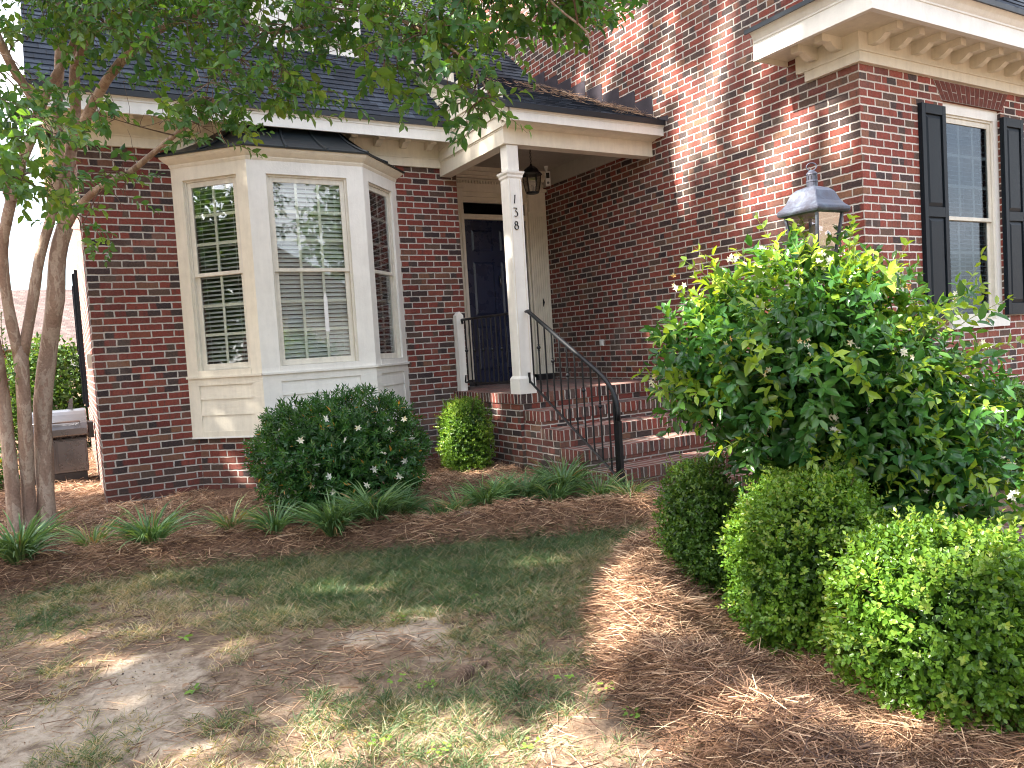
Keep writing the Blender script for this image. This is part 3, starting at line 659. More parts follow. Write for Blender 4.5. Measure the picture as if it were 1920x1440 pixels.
# ================================================================ windows
def place(mb, fn):
    mb.v = [fn(*v) for v in mb.v]; return mb
def sash_window(parent, fn, W, z0, z1, cols, rows, screen=False, blinds=True, depth=0., recess=.03, muntin=True):
    """local frame: x across (0..W), y outwards negative, z up; fn maps local to world"""
    zm = (z0+z1)/2-.005; fr = .035; G = lambda mb, name, mat, par, **k: P_(place(mb, fn), name, mat, par, **k)
    casing = MB().box(0, .022, 0, .06, z0, z1).box(W-.022, W, 0, .06, z0, z1).box(.022, W-.022, 0, .06, z1-.02, z1)
    G(casing, 'window_frame', 'sash', parent); win = parent
    stl = .045
    for nm, za, zb, yo in (('upper_sash', zm-.005, z1-.02, .012), ('lower_sash', z0, zm+.025, .032)):
        bot = .06 if nm == 'lower_sash' else .035
        top = .032 if nm == 'lower_sash' else .05
        sm_ = MB().box(.022, .022+stl, yo, yo+.02, za, zb).box(W-.022-stl, W-.022, yo, yo+.02, za, zb).box(.022+stl, W-.022-stl, yo, yo+.02, za, za+bot).box(.022+stl, W-.022-stl, yo, yo+.02, zb-top, zb)
        sh = parent; G(sm_, 'sash', 'sash', parent, bevel=.0015)
        gx0, gx1, gz0, gz1 = .022+stl, W-.022-stl, za+bot, zb-top
        G(MB().box(gx0-.005, gx1+.005, yo+.0085, yo+.0125, gz0-.005, gz1+.005), 'glass_pane', 'glassd' if screen else 'glass', sh)
        if muntin:
            mn = MB()
            for i in range(1, cols): mn.box(gx0+(gx1-gx0)*i/cols-.014, gx0+(gx1-gx0)*i/cols+.014, yo+.0135, yo+.0195, gz0, gz1)
            for j in range(1, rows):
                zz = gz0+(gz1-gz0)*j/rows
                for i in range(cols):
                    xa = gx0+(gx1-gx0)*i/cols+(.014 if i else 0); xb = gx0+(gx1-gx0)*(i+1)/cols-(.014 if i < cols-1 else 0)
                    mn.box(xa, xb, yo+.0135, yo+.0195, zz-.014, zz+.014)
            G(mn, 'muntin', 'grille', sh)
    if blinds:
        bl = MB(); z = z0+.05; ang = .30 if blinds is True else blinds
        while z < z1-.04:
            j = random.uniform(-.002, .002); dy = .024*math.cos(ang); dz = .024*math.sin(ang)
            bl.add([(.045, .085-dy, z-dz+j), (W-.045, .085-dy, z-dz-j), (W-.045, .085+dy, z+dz-j), (.045, .085+dy, z+dz+j), (.045, .085-dy, z-dz+j+.0025), (W-.045, .085-dy, z-dz-j+.0025), (W-.045, .085+dy, z+dz-j+.0025), (.045, .085+dy, z+dz+j+.0025)], [(3, 2, 1, 0), (4, 5, 6, 7), (0, 1, 5, 4), (2, 3, 7, 6), (1, 2, 6, 5), (3, 0, 4, 7)])
            z += .043
        for xx in (.12, W/2, W-.12): bl.box(xx-.0012, xx+.0012, .058, .0592, z0+.04, z1-.04)
        G(bl, 'blind', 'blind', win)
    return win

# ---- bay window: brick foot, panels, three sashes, crown, metal roof
A_, B_ = Vector((.80, 0, 0)), Vector((3.145, 0, 0)); C1, C2 = Vector((1.395, -.595, 0)), Vector((2.55, -.595, 0))
def ring(off, z): # bay outline pushed outwards by off
    d = off; t = off*math.tan(math.pi/8)
    return [Vector((A_.x-off*2**.5, 0, z)), Vector((C1.x-t, C1.y-off, z)), Vector((C2.x+t, C2.y-off, z)), Vector((B_.x+off*2**.5, 0, z))]
def bayloft(levels, inner=None):
    mb = MB(); rr = [ring(o, z) for o, z in levels]
    for a, b_ in zip(rr[:-1], rr[1:]):
        n = len(mb.v); mb.v += [tuple(v) for v in a+b_]; mb.f += [(n+i, n+i+1, n+i+5, n+i+4) for i in range(3)]
    n = len(mb.v); mb.v += [tuple(v) for v in rr[-1]]; mb.f.append((n, n+1, n+2, n+3))
    n = len(mb.v); mb.v += [tuple(v) for v in rr[0]]; mb.f.append((n+3, n+2, n+1, n))
    return mb
BAY = P_(bayloft([(-.045, -.4), (-.045, .535)]), 'bay_window', 'brick_f')
segs = [(A_, C1), (C1, C2), (C2, B_)]
frames = []
for P0, P1 in segs:
    L = (P1-P0).length; t = (P1-P0)/L; n = Vector((-t.y, t.x, 0))       # n points into the house
    frames.append((P0, t, n, L))
def mkfn(P0, t, n, x0=0., y0=0.): return lambda x, y, z: tuple(P0 + t*(x+x0) + n*(y+y0) + Vector((0, 0, z)))
for i, (P0, t, n, L) in enumerate(frames):
    xa, xb = ((.125, .725), (.178, .978), (.125, .725))[i]
    fn = mkfn(P0, t, n)
    pn = MB(); e0 = 0.
    pn.box(0, xa, 0, .05, .545, 3.20).box(xb, L, 0, .05, .545, 3.20).box(xa, xb, 0, .05, 3.065, 3.20).box(xa, xb, .001, .05, .545, .60)
    pn.box(xa, xb, .0, .05, 1.055, 1.13)
    cs = P_(place(pn, fn), 'bay_casing', 'trimw' if i else 'trim', BAY)  # left facet creamier, others whiter: bounce and sky light put into the paint
    P_(place(MB().box(-.004, L+.004, -.022, .04, 1.128, 1.15).box(xa, xb, -.006, .05, 1.15, 1.205), fn), 'window_sill', 'trimw' if i else 'trim', BAY)
    sd_ = MB()
    z = .60
    while z < 1.05:
        z2 = min(z+.158, 1.056)
        sd_.prism([(xa, .004, z), (xa, .016, z2), (xa, .04, z2), (xa, .04, z)], (0, 0, 0), (xb-xa, 0, 0)); z = z2
    P_(place(sd_, fn), 'siding_panel', 'trimw' if i else 'trim', BAY)
    # sub-parts of the window itself go under it
    wz = sash_window(BAY, mkfn(P0, t, n, xa, .025), xb-xa, 1.205, 3.065, 3 if i == 1 else 2, 3, blinds=.42 if i != 1 else .78)
# bay interior lining and crown
P_(bayloft([(0.002, 3.19), (.006, 3.20), (.012, 3.215), (.012, 3.225), (.03, 3.24), (.055, 3.265), (.07, 3.285), (.07, 3.30)]), 'crown_molding', 'trim', BAY)
P_(bayloft([(.004, .530), (.004, .547)]), 'bottom_trim', 'trimw', BAY)
mr_ = [(.09, 3.298), (.092, 3.312), (.02, 3.345), (-.06, 3.39), (-.15, 3.45), (-.25, 3.53), (-.33, 3.60), (-.40, 3.655)]
MR = P_(bayloft(mr_), 'metal_roof', 'metalroof', BAY)
rr = [ring(o, z) for o, z in mr_]
for (i, j), fr_ in (((0, 1), .0), ((0, 1), .5), ((0, 1), 1.), ((1, 2), .33), ((1, 2), .66), ((1, 2), 1.), ((2, 3), .5)):
    pts = [r_[i].lerp(r_[j], fr_)+Vector((0, 0, .006)) for r_ in rr]; P_(MB().tube(pts, .015, 6, squash=.8), 'roof_seam', 'metalroof', BAY)
# the room behind the bay
P_(MB().box(.55, 3.4, 1.6, 1.65, .6, 3.3).box(.55, 3.4, .23, 1.6, 3.25, 3.3).box(.55, 3.4, .23, 1.6, .55, .6).box(.5, .55, .23, 1.6, .6, 3.3).box(3.4, 3.45, .23, 1.6, .6, 3.3), 'room', 'dark')
# paper lantern sticker-like ornament hanging in the middle pane
P_(MB().prism([(2.065, -.532, 1.52), (2.105, -.532, 1.52), (2.105, -.532, 1.86), (2.085, -.532, 1.93), (2.065, -.532, 1.86)], (0, 0, 0), (0, .004, 0)), 'window_ornament', 'whitep', BAY)

# ---- wing window, shutters, vent, cornice
fnw = lambda x, y, z: (WX0+.03+x, YC+.045+y, z)
WW = P_(MB().box(WX0, WX0+.06, YC+.03, YC+.10, WZ0, WZ1).box(WX1-.075, WX1, YC+.03, YC+.10, WZ0, WZ1).box(WX0+.06, WX1-.075, YC+.03, YC+.10, WZ1-.10, WZ1).box(WX0-.01, WX1+.01, YC-.03, YC+.12, WZ0-.04, WZ0+.035), 'window_frame', 'trimw')
sash_window(WW, lambda x, y, z: (WX0+.06+x, YC+.045+y, z), WX1-WX0-.135, WZ0+.035, WZ1-.10, 3, 3, screen=True, blinds=.35)
P_(MB().box(WX0-.6, 10.2, YC+1.1, YC+1.15, .8, 3.6).box(WX0-.6, 10.2, YC+.23, YC+1.1, .8, .85).box(WX0-.6, 10.2, YC+.23, YC+1.1, 3.55, 3.6).box(10.2, 10.25, YC+.23, YC+1.1, .8, 3.6), 'room', 'dark')
for xa in (6.440, 7.775):
    xb = xa+.365; y0 = YC-.042; z0, z1 = 1.265, 3.175
    sh = P_(MB().box(xa, xb, y0+.018, YC-.002, z0, z1), 'shutter', 'shutter')
    fr_ = MB(); zm = 2.225
    fr_.box(xa, xa+.055, y0, y0+.0175, z0, z1).box(xb-.055, xb, y0, y0+.0175, z0, z1)
    fr_.box(xa+.055, xb-.055, y0, y0+.0175, z1-.085, z1).box(xa+.055, xb-.055, y0, y0+.0175, z0, z0+.11).box(xa+.055, xb-.055, y0, y0+.0175, zm-.045, zm+.045)
    P_(fr_, 'shutter_frame', 'shutter', sh, bevel=.002)
    for za, zb in ((z0+.11, zm-.045), (zm+.045, z1-.085)):
        a_, b_, c_, d_ = xa+.058, xb-.058, za+.003, zb-.003; m_ = .035
        P_(MB().add([(a_, y0+.0174, c_), (b_, y0+.0174, c_), (b_, y0+.0174, d_), (a_, y0+.0174, d_), (a_+m_, y0+.004, c_+m_), (b_-m_, y0+.004, c_+m_), (b_-m_, y0+.004, d_-m_), (a_+m_, y0+.004, d_-m_)], [(4, 5, 6, 7), (0, 1, 5, 4), (1, 2, 6, 5), (2, 3, 7, 6), (3, 0, 4, 7)]), 'shutter_panel', 'shutter', sh)
vt = MB().box(VX0, VX0+.03, YC-.015, YC+.05, VZ0, VZ1).box(VX1-.03, VX1, YC-.015, YC+.05, VZ0, VZ1).box(VX0+.03, VX1-.03, YC-.015, YC+.05, VZ1-.03, VZ1).box(VX0-.02, VX1+.02, YC-.03, YC+.05, VZ0-.03, VZ0)
for i in range(6):
    z = VZ0+.02+i*.047; vt.prism([(VX0+.03, YC-.01, z), (VX0+.03, YC-.005, z-.004), (VX0+.03, YC+.035, z+.03), (VX0+.03, YC+.03, z+.034)], (0, 0, 0), (VX1-VX0-.06, 0, 0))
P_(vt, 'foundation_vent', 'trimw')
P_(MB().box(VX0, VX1, YC+.06, YC+.2, VZ0, VZ1), 'vent_back', 'dark')

# wing cornice (front) with brackets, returning round the corner onto the side wall
OV = .425; fx = X1-OV; fyw = YC-OV; RET = -3.40
c_ = MB()
c_.box(X1-.036, 11, YC-.036, YC, ZF, ZF+.085).box(X1-.048, 11, YC-.048, YC, ZF+.085, ZF+.10).box(X1-.024, 11, YC-.024, YC, ZF+.10, 3.675)
c_.box(X1-.036, X1, YC, -3.60, ZF, ZF+.085).box(X1-.048, X1, YC, -3.545, ZF+.085, ZF+.10).box(X1-.024, X1, YC, -3.50, ZF+.10, 3.675)
P_(c_, 'frieze_board', 'trim')
P_(MB().box(fx+.03, 11, fyw+.03, YC, 3.675, 3.69).box(fx+.03, X1, YC, RET, 3.675, 3.69), 'soffit', 'trim')
x = 5.775
while x < 9.9: mm = MB(); modillion(mm, x, YC-.024, 3.675, .075, .26, .10); x += .3015; P_(mm, 'modillion', 'trim')
for y in (-3.94, -3.70):
    mm = MB()
    pr_ = [(X1-.024, 3.675), (X1-.024, 3.575), (X1-.09, 3.57), (X1-.14, 3.59), (X1-.18, 3.625), (X1-.21, 3.613), (X1-.28, 3.613), (X1-.28, 3.675)]
    mm.prism([(x_, y, z_) for x_, z_ in pr_], (0, -.0375, 0), (0, .0375, 0))
    P_(mm, 'modillion', 'trim')
def cornice_loft(prof):   # (offset outwards, z) swept: end of return -> corner -> along the front
    mb = MB()
    path = [lambda o: (fx-o, RET), lambda o: (fx-o, fyw-o), lambda o: (11, fyw-o)]
    k = len(prof)
    for p in path:
        for o, z in prof: x_, y_ = p(o); mb.v.append((x_, y_, z))
    for i in range(2):
        for j in range(k): mb.f.append((i*k+j, i*k+(j+1) % k, (i+1)*k+(j+1) % k, (i+1)*k+j))
    mb.f += [tuple(range(k)), tuple(range(2*k, 3*k))[::-1]]
    return mb
P_(cornice_loft([(0, 3.63), (0, 3.775), (.008, 3.78), (.008, 3.795), (.02, 3.81), (.035, 3.835), (.06, 3.862), (.065, 3.868), (-.05, 3.868), (-.05, 3.63)]), 'fascia', 'trimw')
P_(MB().box(fx-.0, X1, RET-.0, RET+.018, 3.63, 3.86), 'fascia_end', 'trim')
# metal cap on top of the return and raking board of the gable
P_(MB().prism([(fx-.085, YC-.45, 3.87), (fx-.085, RET+.03, 3.87), (X1, RET+.03, 4.02), (X1, YC-.45, 4.02)], (0, 0, 0), (0, 0, .014)).box(fx-.09, fx-.075, YC-.5, RET+.03, 3.85, 3.886), 'return_cap', 'metalroof')
rk0, rk1 = Vector((X1-.06, YC-.35, 4.05)), Vector((X1-.06, 1.8, 4.05+WS*(1.8-YC+.35)))
P_(MB().obox(rk0, (.06, 0, 0), rk1-rk0, (0, 0, .26)), 'rake_board', 'trim')

# ---- dormer on the left roof
dm = MB().box(2.0, 3.15, .78, 3.0, 4.6, 6.3); DM = P_(dm, 'dormer', 'trimw')
P_(MB().box(2.28, 2.34, .74, .78, 4.95, 6.1).box(2.81, 2.87, .74, .78, 4.95, 6.1).box(2.34, 2.81, .74, .78, 6.04, 6.1).box(2.34, 2.81, .74, .78, 4.95, 5.0).box(2.34, 2.81, .75, .77, 5.5, 5.54), 'window_frame', 'sash', DM)
P_(MB().box(2.34, 2.81, .765, .775, 5.0, 6.04), 'glass_pane', 'glassd', DM)
P_(MB().prism([(1.85, .65, 6.25), (3.3, .65, 6.25), (2.575, .65, 6.95)], (0, 0, 0), (0, 2.6, 0)), 'dormer_roof', 'shingle', DM)

# ---- railings: stair rail and porch side rail
def baluster(mb, x, y, z0, z1, knob=None):
    mb.tube([(x, y, z0), (x, y, z1)], .0092, 6)
    if knob: mb.lathe((x, y, knob), [(.008, -.035), (.013, -.03), (.009, -.02), (.018, -.008), (.021, .0), (.018, .008), (.009, .02), (.013, .03), (.008, .035)], 10)
rail = empty('stair_railing', (3.83, -3.0, -.07), 'black iron handrail sloping down the brick steps from the white column', 'railing')
XR = 3.835
top = [(XR, PY-.01, 1.60), (XR, PY-.06, 1.60), (XR, -2.70, .985), (XR, -2.80, .92), (XR, -2.89, .83), (XR, -2.945, .72), (XR, -2.955, .63), (XR, -2.955, .55)]
def rp(mb, name, mat='iron', par=rail, **k): return mb.build(name, MAT[mat], par, **k)
t_ = MB().tube(top, [.012, .021, .021, .021, .021, .021, .021, .019], 10); rp(t_, 'top_rail', smooth=True)
rp(MB().box(XR-.018, XR+.018, -2.975, -2.935, -.09, .56), 'newel_post')
rp(MB().box(XR-.012, XR+.012, -2.925, -2.90, -.07, .80), 'newel_post')
bot0, bot1 = Vector((XR, PY-.0, .90)), Vector((XR, -2.94, .045))
rp(MB().tube([bot0, bot1], .012, 6).box(XR-.01, XR+.01, PY-.022, PY-.002, .87, .98), 'bottom_rail')
nb = 11
for i in range(nb):
    f = (i+.6)/(nb+.2); y = PY-.03+(-2.90-PY+.03)*f
    zb_ = .90+(.045-.90)*((y-PY)/(-2.94-PY)); yt = y
    zt_ = np.interp(-y, [-p[1] for p in top[:-1]], [p[2] for p in top[:-1]])
    mb = MB(); baluster(mb, XR, y, zb_, zt_, zb_+.62*(zt_-zb_) if i % 2 else None); rp(mb, 'baluster', smooth=False)
prl = empty('porch_railing', (3.83, -.8, LZ), 'short black iron railing between white porch column and small white wall post', 'railing')
XQ = 3.80
rp(MB().tube([(XQ+.01, -.14, 1.555), (XQ+.01, -.12, 1.60), (XQ+.01, PY+.16, 1.60)], .014, 8), 'top_rail', par=prl)
rp(MB().tube([(XQ+.01, -.14, .95), (XQ+.01, -.12, .865), (XQ+.01, PY+.16, .865)], .010, 6), 'bottom_rail', par=prl)
for i in range(11):
    y = -.20-i*.105; mb = MB(); baluster(mb, XQ+.01, y, .865, 1.60, 1.235 if i % 2 == 0 else None); rp(mb, 'baluster', par=prl)
sp = MB().box(XQ-.045, XQ+.045, -.10, -.012, LZ-.01, 1.655).add([(XQ-.045, -.10, 1.655), (XQ+.045, -.10, 1.655), (XQ+.045, -.012, 1.655), (XQ-.045, -.012, 1.655), (XQ, -.10, 1.70), (XQ, -.012, 1.70)], [(0, 1, 4), (3, 5, 2), (0, 4, 5, 3), (1, 2, 5, 4)])
rp(sp, 'rail_post', 'trimw', prl)

# ---- shutter pair and box on the left side wall
for ya in (4.6, 6.4):
    sh = P_(MB().box(-.045, -.006, ya, ya+.38, .75, 2.75), 'shutter', 'shutter')
    lv = MB()
    for i in range(5): lv.box(-.075, -.0455, ya+.03+i*.075, ya+.055+i*.075, .80, 2.70)
    P_(lv, 'louver', 'shutter', sh)
P_(MB().box(-.05, -.006, .55, .68, 1.30, 1.44), 'wall_box', 'trim')

# ================================================================ things on and round the house
def thing_mb(mb, name, mat, par, **k): return mb.build(name, MAT[mat], par, **k)
# hanging porch lantern
pl = empty('hanging_lantern', (4.66, -.5, 3.04), 'black iron lantern with glass sides hanging on a chain from the porch ceiling', 'lantern')
c0 = (4.66, -.5, 0)
thing_mb(MB().lathe((4.66, -.5, 3.562), [(.03, 0), (.06, .015), (.065, .036)], 14), 'ceiling_canopy', 'iron', pl, smooth=True)
ch = MB(); z = 3.565
for i in range(9):
    a = i % 2*math.pi/2; rr_ = .011; pts = [(4.66+rr_*math.cos(t)*math.cos(a), -.5+rr_*math.cos(t)*math.sin(a), z-.0125+.016*math.sin(t)) for t in np.linspace(0, 2*math.pi, 9)]
    ch.tube(pts, .0028, 5, cap=False); z -= .0235
thing_mb(ch, 'chain', 'iron', pl)
thing_mb(MB().lathe((4.66, -.5, 3.245), [(.125, 0), (.128, .012), (.105, .03), (.085, .065), (.05, .095), (.022, .108), (.012, .125)], 8, math.pi/8), 'lantern_roof', 'iron', pl)
prof_ = [(.074, 3.045), (.088, 3.10), (.100, 3.17), (.106, 3.245)]
fr_ = MB()
for k in range(6):
    a = math.pi/6+k*math.pi/3; fr_.tube([(4.66+r*math.cos(a), -.5+r*math.sin(a), z) for r, z in prof_], .0055, 5)
fr_.lathe((4.66, -.5, 3.03), [(.06, 0), (.078, .006), (.078, .018)], 12)
thing_mb(fr_, 'lantern_frame', 'iron', pl)
g_ = MB().lathe((4.66, -.5, 0), [(r*.96, z) for r, z in prof_], 6, math.pi/6); g_.f = g_.f[:-2]; thing_mb(g_, 'lantern_glass', 'lampglass', pl)
thing_mb(MB().tube([(4.66, -.5, 3.05), (4.66, -.5, 3.13)], .011, 8).tube([(4.69, -.49, 3.05), (4.69, -.49, 3.12)], .009, 8).tube([(4.63, -.49, 3.05), (4.63, -.49, 3.12)], .009, 8), 'candle', 'candle', pl)
# security camera in the porch corner
sc = empty('security_camera', (5.42, .30, 3.5), 'small white security camera with dark lens in the porch ceiling corner', 'camera')
o_ = Vector((5.42, .30, 3.40)); dx = Vector((.8, -.5, -.06)).normalized(); ax_ = Vector((-.55, -.80, -.05)).normalized()
thing_mb(MB().tube([(5.44, .36, 3.60), (5.44, .36, 3.56), (5.43, .34, 3.52)], [.03, .02, .012], 8), 'mount', 'whitep', sc)
u_ = Vector((-ax_.y, ax_.x, 0)); w_ = ax_.cross(u_)
thing_mb(MB().obox(o_-u_*.032-Vector((0, 0, .07)), u_*.064, -ax_*.05, (0, 0, .19)), 'camera_body', 'whitep', sc, bevel=.008)
thing_mb(MB().obox(o_-u_*.022+ax_*.003+Vector((0, 0, .03)), u_*.044, -ax_*.004, (0, 0, .07)), 'lens', 'blackp', sc)
thing_mb(MB().tube([o_+ax_*.004+Vector((0, 0, -.03)), o_+ax_*-.002+Vector((0, 0, -.03))], .017, 12), 'speaker', 'steel', sc)

# post lantern inside the jasmine
LX, LY = 3.075, -5.598
lp = empty('lamp_post', (LX, LY, -.2), 'weathered copper post lantern with bell shaped cap and ring rising out of the jasmine', 'lamp post')
q = math.pi/4; r2 = 2**.5
capm = MB().lathe((LX, LY, 0), [(r2*.098, 1.822), (r2*.118, 1.825), (r2*.1245, 1.838), (r2*.122, 1.853), (r2*.108, 1.866), (r2*.094, 1.885), (r2*.084, 1.91), (r2*.074, 1.935), (r2*.056, 1.953), (r2*.030, 1.963), (r2*.02, 1.967)], 4, q)
thing_mb(capm, 'lantern_cap', 'copper', lp, bevel=.003)
thing_mb(MB().lathe((LX, LY, 0), [(.026, 1.963), (.027, 1.985), (.0285, 1.988), (.0285, 1.992), (.026, 1.995), (.026, 2.022), (.0285, 2.025), (.027, 2.03), (.014, 2.043), (.004, 2.048)], 16), 'chimney', 'copper', lp, smooth=False)
hl = MB()
for k in range(10):
    a = 2*math.pi*k/10; hl.tube([(LX+.0255*math.cos(a), LY+.0255*math.sin(a), 1.999), (LX+.0255*math.cos(a), LY+.0255*math.sin(a), 2.017)], .0022, 5)
thing_mb(hl, 'vent_hole', 'iron', lp)
thing_mb(MB().tube([(LX+.017*math.cos(t), LY-.017*math.cos(t), 2.064+.019*math.sin(t)) for t in np.linspace(0, 2*math.pi, 15)], .003, 6, cap=False), 'ring', 'copper', lp, smooth=True)
fb = MB(); gl_ = MB(); zt_, zb_, ht, hb = 1.823, 1.50, .094, .052
cs4 = [(sx, sy) for sx, sy in ((-1, -1), (1, -1), (1, 1), (-1, 1))]
for sx, sy in cs4: fb.obox((LX+sx*hb-.006, LY+sy*hb-.006, zb_), (.012, 0, 0), (0, .012, 0), (sx*(ht-hb), sy*(ht-hb), zt_-zb_))
for (sx, sy), (tx, ty) in zip(cs4, cs4[1:]+cs4[:1]):
    gl_.add([(LX+sx*hb, LY+sy*hb, zb_), (LX+tx*hb, LY+ty*hb, zb_), (LX+tx*ht, LY+ty*ht, zt_), (LX+sx*ht, LY+sy*ht, zt_)], [(0, 1, 2, 3)])
fb.box(LX-.06, LX+.06, LY-.06, LY+.06, zb_-.02, zb_)
thing_mb(fb, 'lantern_frame', 'copper', lp); thing_mb(gl_, 'lantern_glass', 'lampglass', lp)
thing_mb(MB().tube([(LX, LY, 1.50), (LX, LY, 1.62)], .022, 10).lathe((LX, LY, 1.62), [(.012, 0), (.03, .05), (.034, .09), (.02, .14), (.006, .16)], 12), 'bulb', 'candle', lp, smooth=True)
thing_mb(MB().lathe((LX, LY, 0), [(.055, -.3), (.055, -.12), (.04, -.1), (.038, 1.40), (.05, 1.43), (.03, 1.48)], 14), 'post', 'iron', lp, smooth=True)

# ================================================================ vegetation
def sphere_dirs(n): return unit(rng.normal(size=(n, 3)))
def sprigs(P, D, nper, tl, L, W, spread=.9, upn=.4, opp=False):
    """leaves along short twigs starting at P in direction D. returns arrays for leaves()"""
    n = len(P); k = nper
    t = (np.arange(k)+.6)/k; t = np.broadcast_to(t, (n, k)) + rng.normal(size=(n, k))*.03
    a = unit(np.cross(D, rng.normal(size=(n, 3)))); b = np.cross(D, a)
    phi = (np.arange(k)*(math.pi if opp else 2.4))[None, :] + rng.random((n, 1))*6.28 + rng.normal(size=(n, k))*.3
    side = a[:, None]*np.cos(phi)[..., None] + b[:, None]*np.sin(phi)[..., None]
    tl = np.broadcast_to(np.asarray(tl, float), (n,))
    base = P[:, None] + D[:, None]*(t*tl[:, None])[..., None]
    f = (spread*(1.05-.6*t))[..., None]
    dirs = unit(D[:, None]*(1-.35*f) + side*f*1.2)
    nrm = unit(np.cross(np.cross(dirs, D[:, None]+.001), dirs) + np.array([0, 0, upn]) + rng.normal(size=(n, k, 3))*.25)
    Ls = L*(.7+.6*rng.random((n, k)))*(1.05-.35*t); 
    return base.reshape(-1, 3), dirs.reshape(-1, 3), nrm.reshape(-1, 3), Ls.ravel(), (Ls*W/L).ravel()

def shrub_pts(n, c, r, p=2.6, lump=.08, zmin=-1., seed=0.):
    d = sphere_dirs(int(n*1.6)); d = d[d[:, 2] > zmin][:n]
    k = (np.abs(d)**p).sum(1)**(-1/p)
    lm = 1 + (fbm(d[:, 0]*2+seed, d[:, 1]*2, d[:, 2]*2+seed, 1.6, 3)-.5)*lump*2
    P = np.array(c) + d*np.array(r)*(k*lm)[:, None]
    nn = unit(np.sign(d)*np.abs(d)**(p-1)/np.array(r))
    return P, nn, d
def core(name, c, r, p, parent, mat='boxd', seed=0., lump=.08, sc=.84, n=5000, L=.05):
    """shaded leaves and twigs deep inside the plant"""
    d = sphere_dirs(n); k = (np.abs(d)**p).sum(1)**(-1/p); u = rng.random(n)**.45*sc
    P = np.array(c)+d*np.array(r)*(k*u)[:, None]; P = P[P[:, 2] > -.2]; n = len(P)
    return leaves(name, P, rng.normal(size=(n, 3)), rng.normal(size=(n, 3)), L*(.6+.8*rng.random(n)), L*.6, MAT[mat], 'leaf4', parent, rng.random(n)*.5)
def boxwood(cx, cy, z0, z1, rx, ry, n, L, label, mat='box', seed=0., p=2.6, group='clipped boxwood shrubs', zbias=0.):
    t = empty('boxwood_shrub', (cx, cy, z0), label, 'shrub', group)
    h = (z1-z0)/2; c = (cx, cy, z0+h); r = (rx, ry, h)
    P, nn, d = shrub_pts(n//5, c, r, p, .09, -1., seed)
    depth = rng.random(len(P))**1.6*.09; P = P - nn*depth[:, None]
    D = unit(nn*.7 + rng.normal(size=P.shape)*.55 + np.array([0, 0, .35]))
    b_, dd, nr, Ls, Ws = sprigs(P, D, 6, L*1.9, L, L*.66, .95)
    tone = fbm(P[:, 0], P[:, 1], P[:, 2], 5., 3); tone = np.repeat(tone, 6)
    rn = np.clip((tone-.5)*1.2+.42+rng.normal(size=len(b_))*.2, 0, 1)
    # a few long stray shoots
    hol = fbm(P[:, 0]+seed, P[:, 1], P[:, 2], 9., 3); kp = np.repeat((hol < .58) | (rng.random(len(P)) < .30), 6)
    leaves('foliage', b_[kp], dd[kp], nr[kp], Ls[kp], Ws[kp], MAT[mat], 'round' if L > .019 else 'leaf4', t, rn[kp])
    P3, n3, _ = shrub_pts(90, c, r, p, .09, -.3, seed+2)
    b3, d3, m3, L3, W3 = sprigs(P3, unit(n3+np.array([0, 0, .5])+rng.normal(size=n3.shape)*.3), 9, L*3.4, L, L*.62, .9); leaves('stray_shoot', b3, d3, m3, L3, W3, MAT[mat], 'leaf4', t, .7+.3*rng.random(len(b3)))
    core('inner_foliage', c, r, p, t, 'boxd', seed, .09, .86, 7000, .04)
    tw = MB(); k = 26
    P2, n2, _ = shrub_pts(k, c, r, p, .09, -.9, seed+1)
    for q_, m_ in zip(P2, n2): tw.tube([Vector(q_)-Vector(m_)*.10, Vector(q_)+Vector(m_)*random.uniform(-.01, .03)+Vector((0, 0, .03))], [.003, .0012], 4)
    for i in range(4): tw.tube([(cx+random.uniform(-.05, .05), cy+random.uniform(-.05, .05), z0-.06), (cx+random.uniform(-.1, .1), cy+random.uniform(-.1, .1), z0+h)], [.014, .008], 6)
    tw.build('stem', MAT['twig'], t)
    return t
boxwood(2.61, -6.47, -.30, .45, .36, .38, 27000, .0275, 'largest bright green clipped boxwood, nearest the lawn in the lower right corner', 'box', 1., 2.6)
boxwood(2.66, -5.83, -.30, .59, .335, .33, 26000, .0235, 'tall rounded boxwood lit on its left edge, between two other clipped ones', 'box', 2.)
boxwood(2.74, -5.06, -.28, .57, .195, .24, 12000, .0205, 'narrow darker boxwood column nearest the foot of the brick steps', 'boxd', 3.)
boxwood(3.32, -1.02, -.10, .72, .245, .24, 17000, .020, 'small rounded boxwood against the porch landing, beside the gardenia', 'box', 4., 3.3)
boxwood(6.35, -4.75, -.16, .70, .36, .33, 9000, .028, 'dark boxwood on the right edge below the shuttered window', 'boxd', 5.)
boxwood(7.0, -5.2, -.16, .55, .40, .36, 7000, .03, 'dark low boxwood partly cut off by the right edge behind the jasmine', 'boxd', 6.)

def vine_shoot(start, d0, length, droop=.0, wig=.25, n=7):
    pts = [np.array(start, float)]; d = np.array(d0, float); d /= np.linalg.norm(d)
    for i in range(n):
        d = d + rng.normal(size=3)*wig + np.array([0, 0, -droop]); d /= np.linalg.norm(d); pts.append(pts[-1]+d*length/n)
    return np.array(pts)
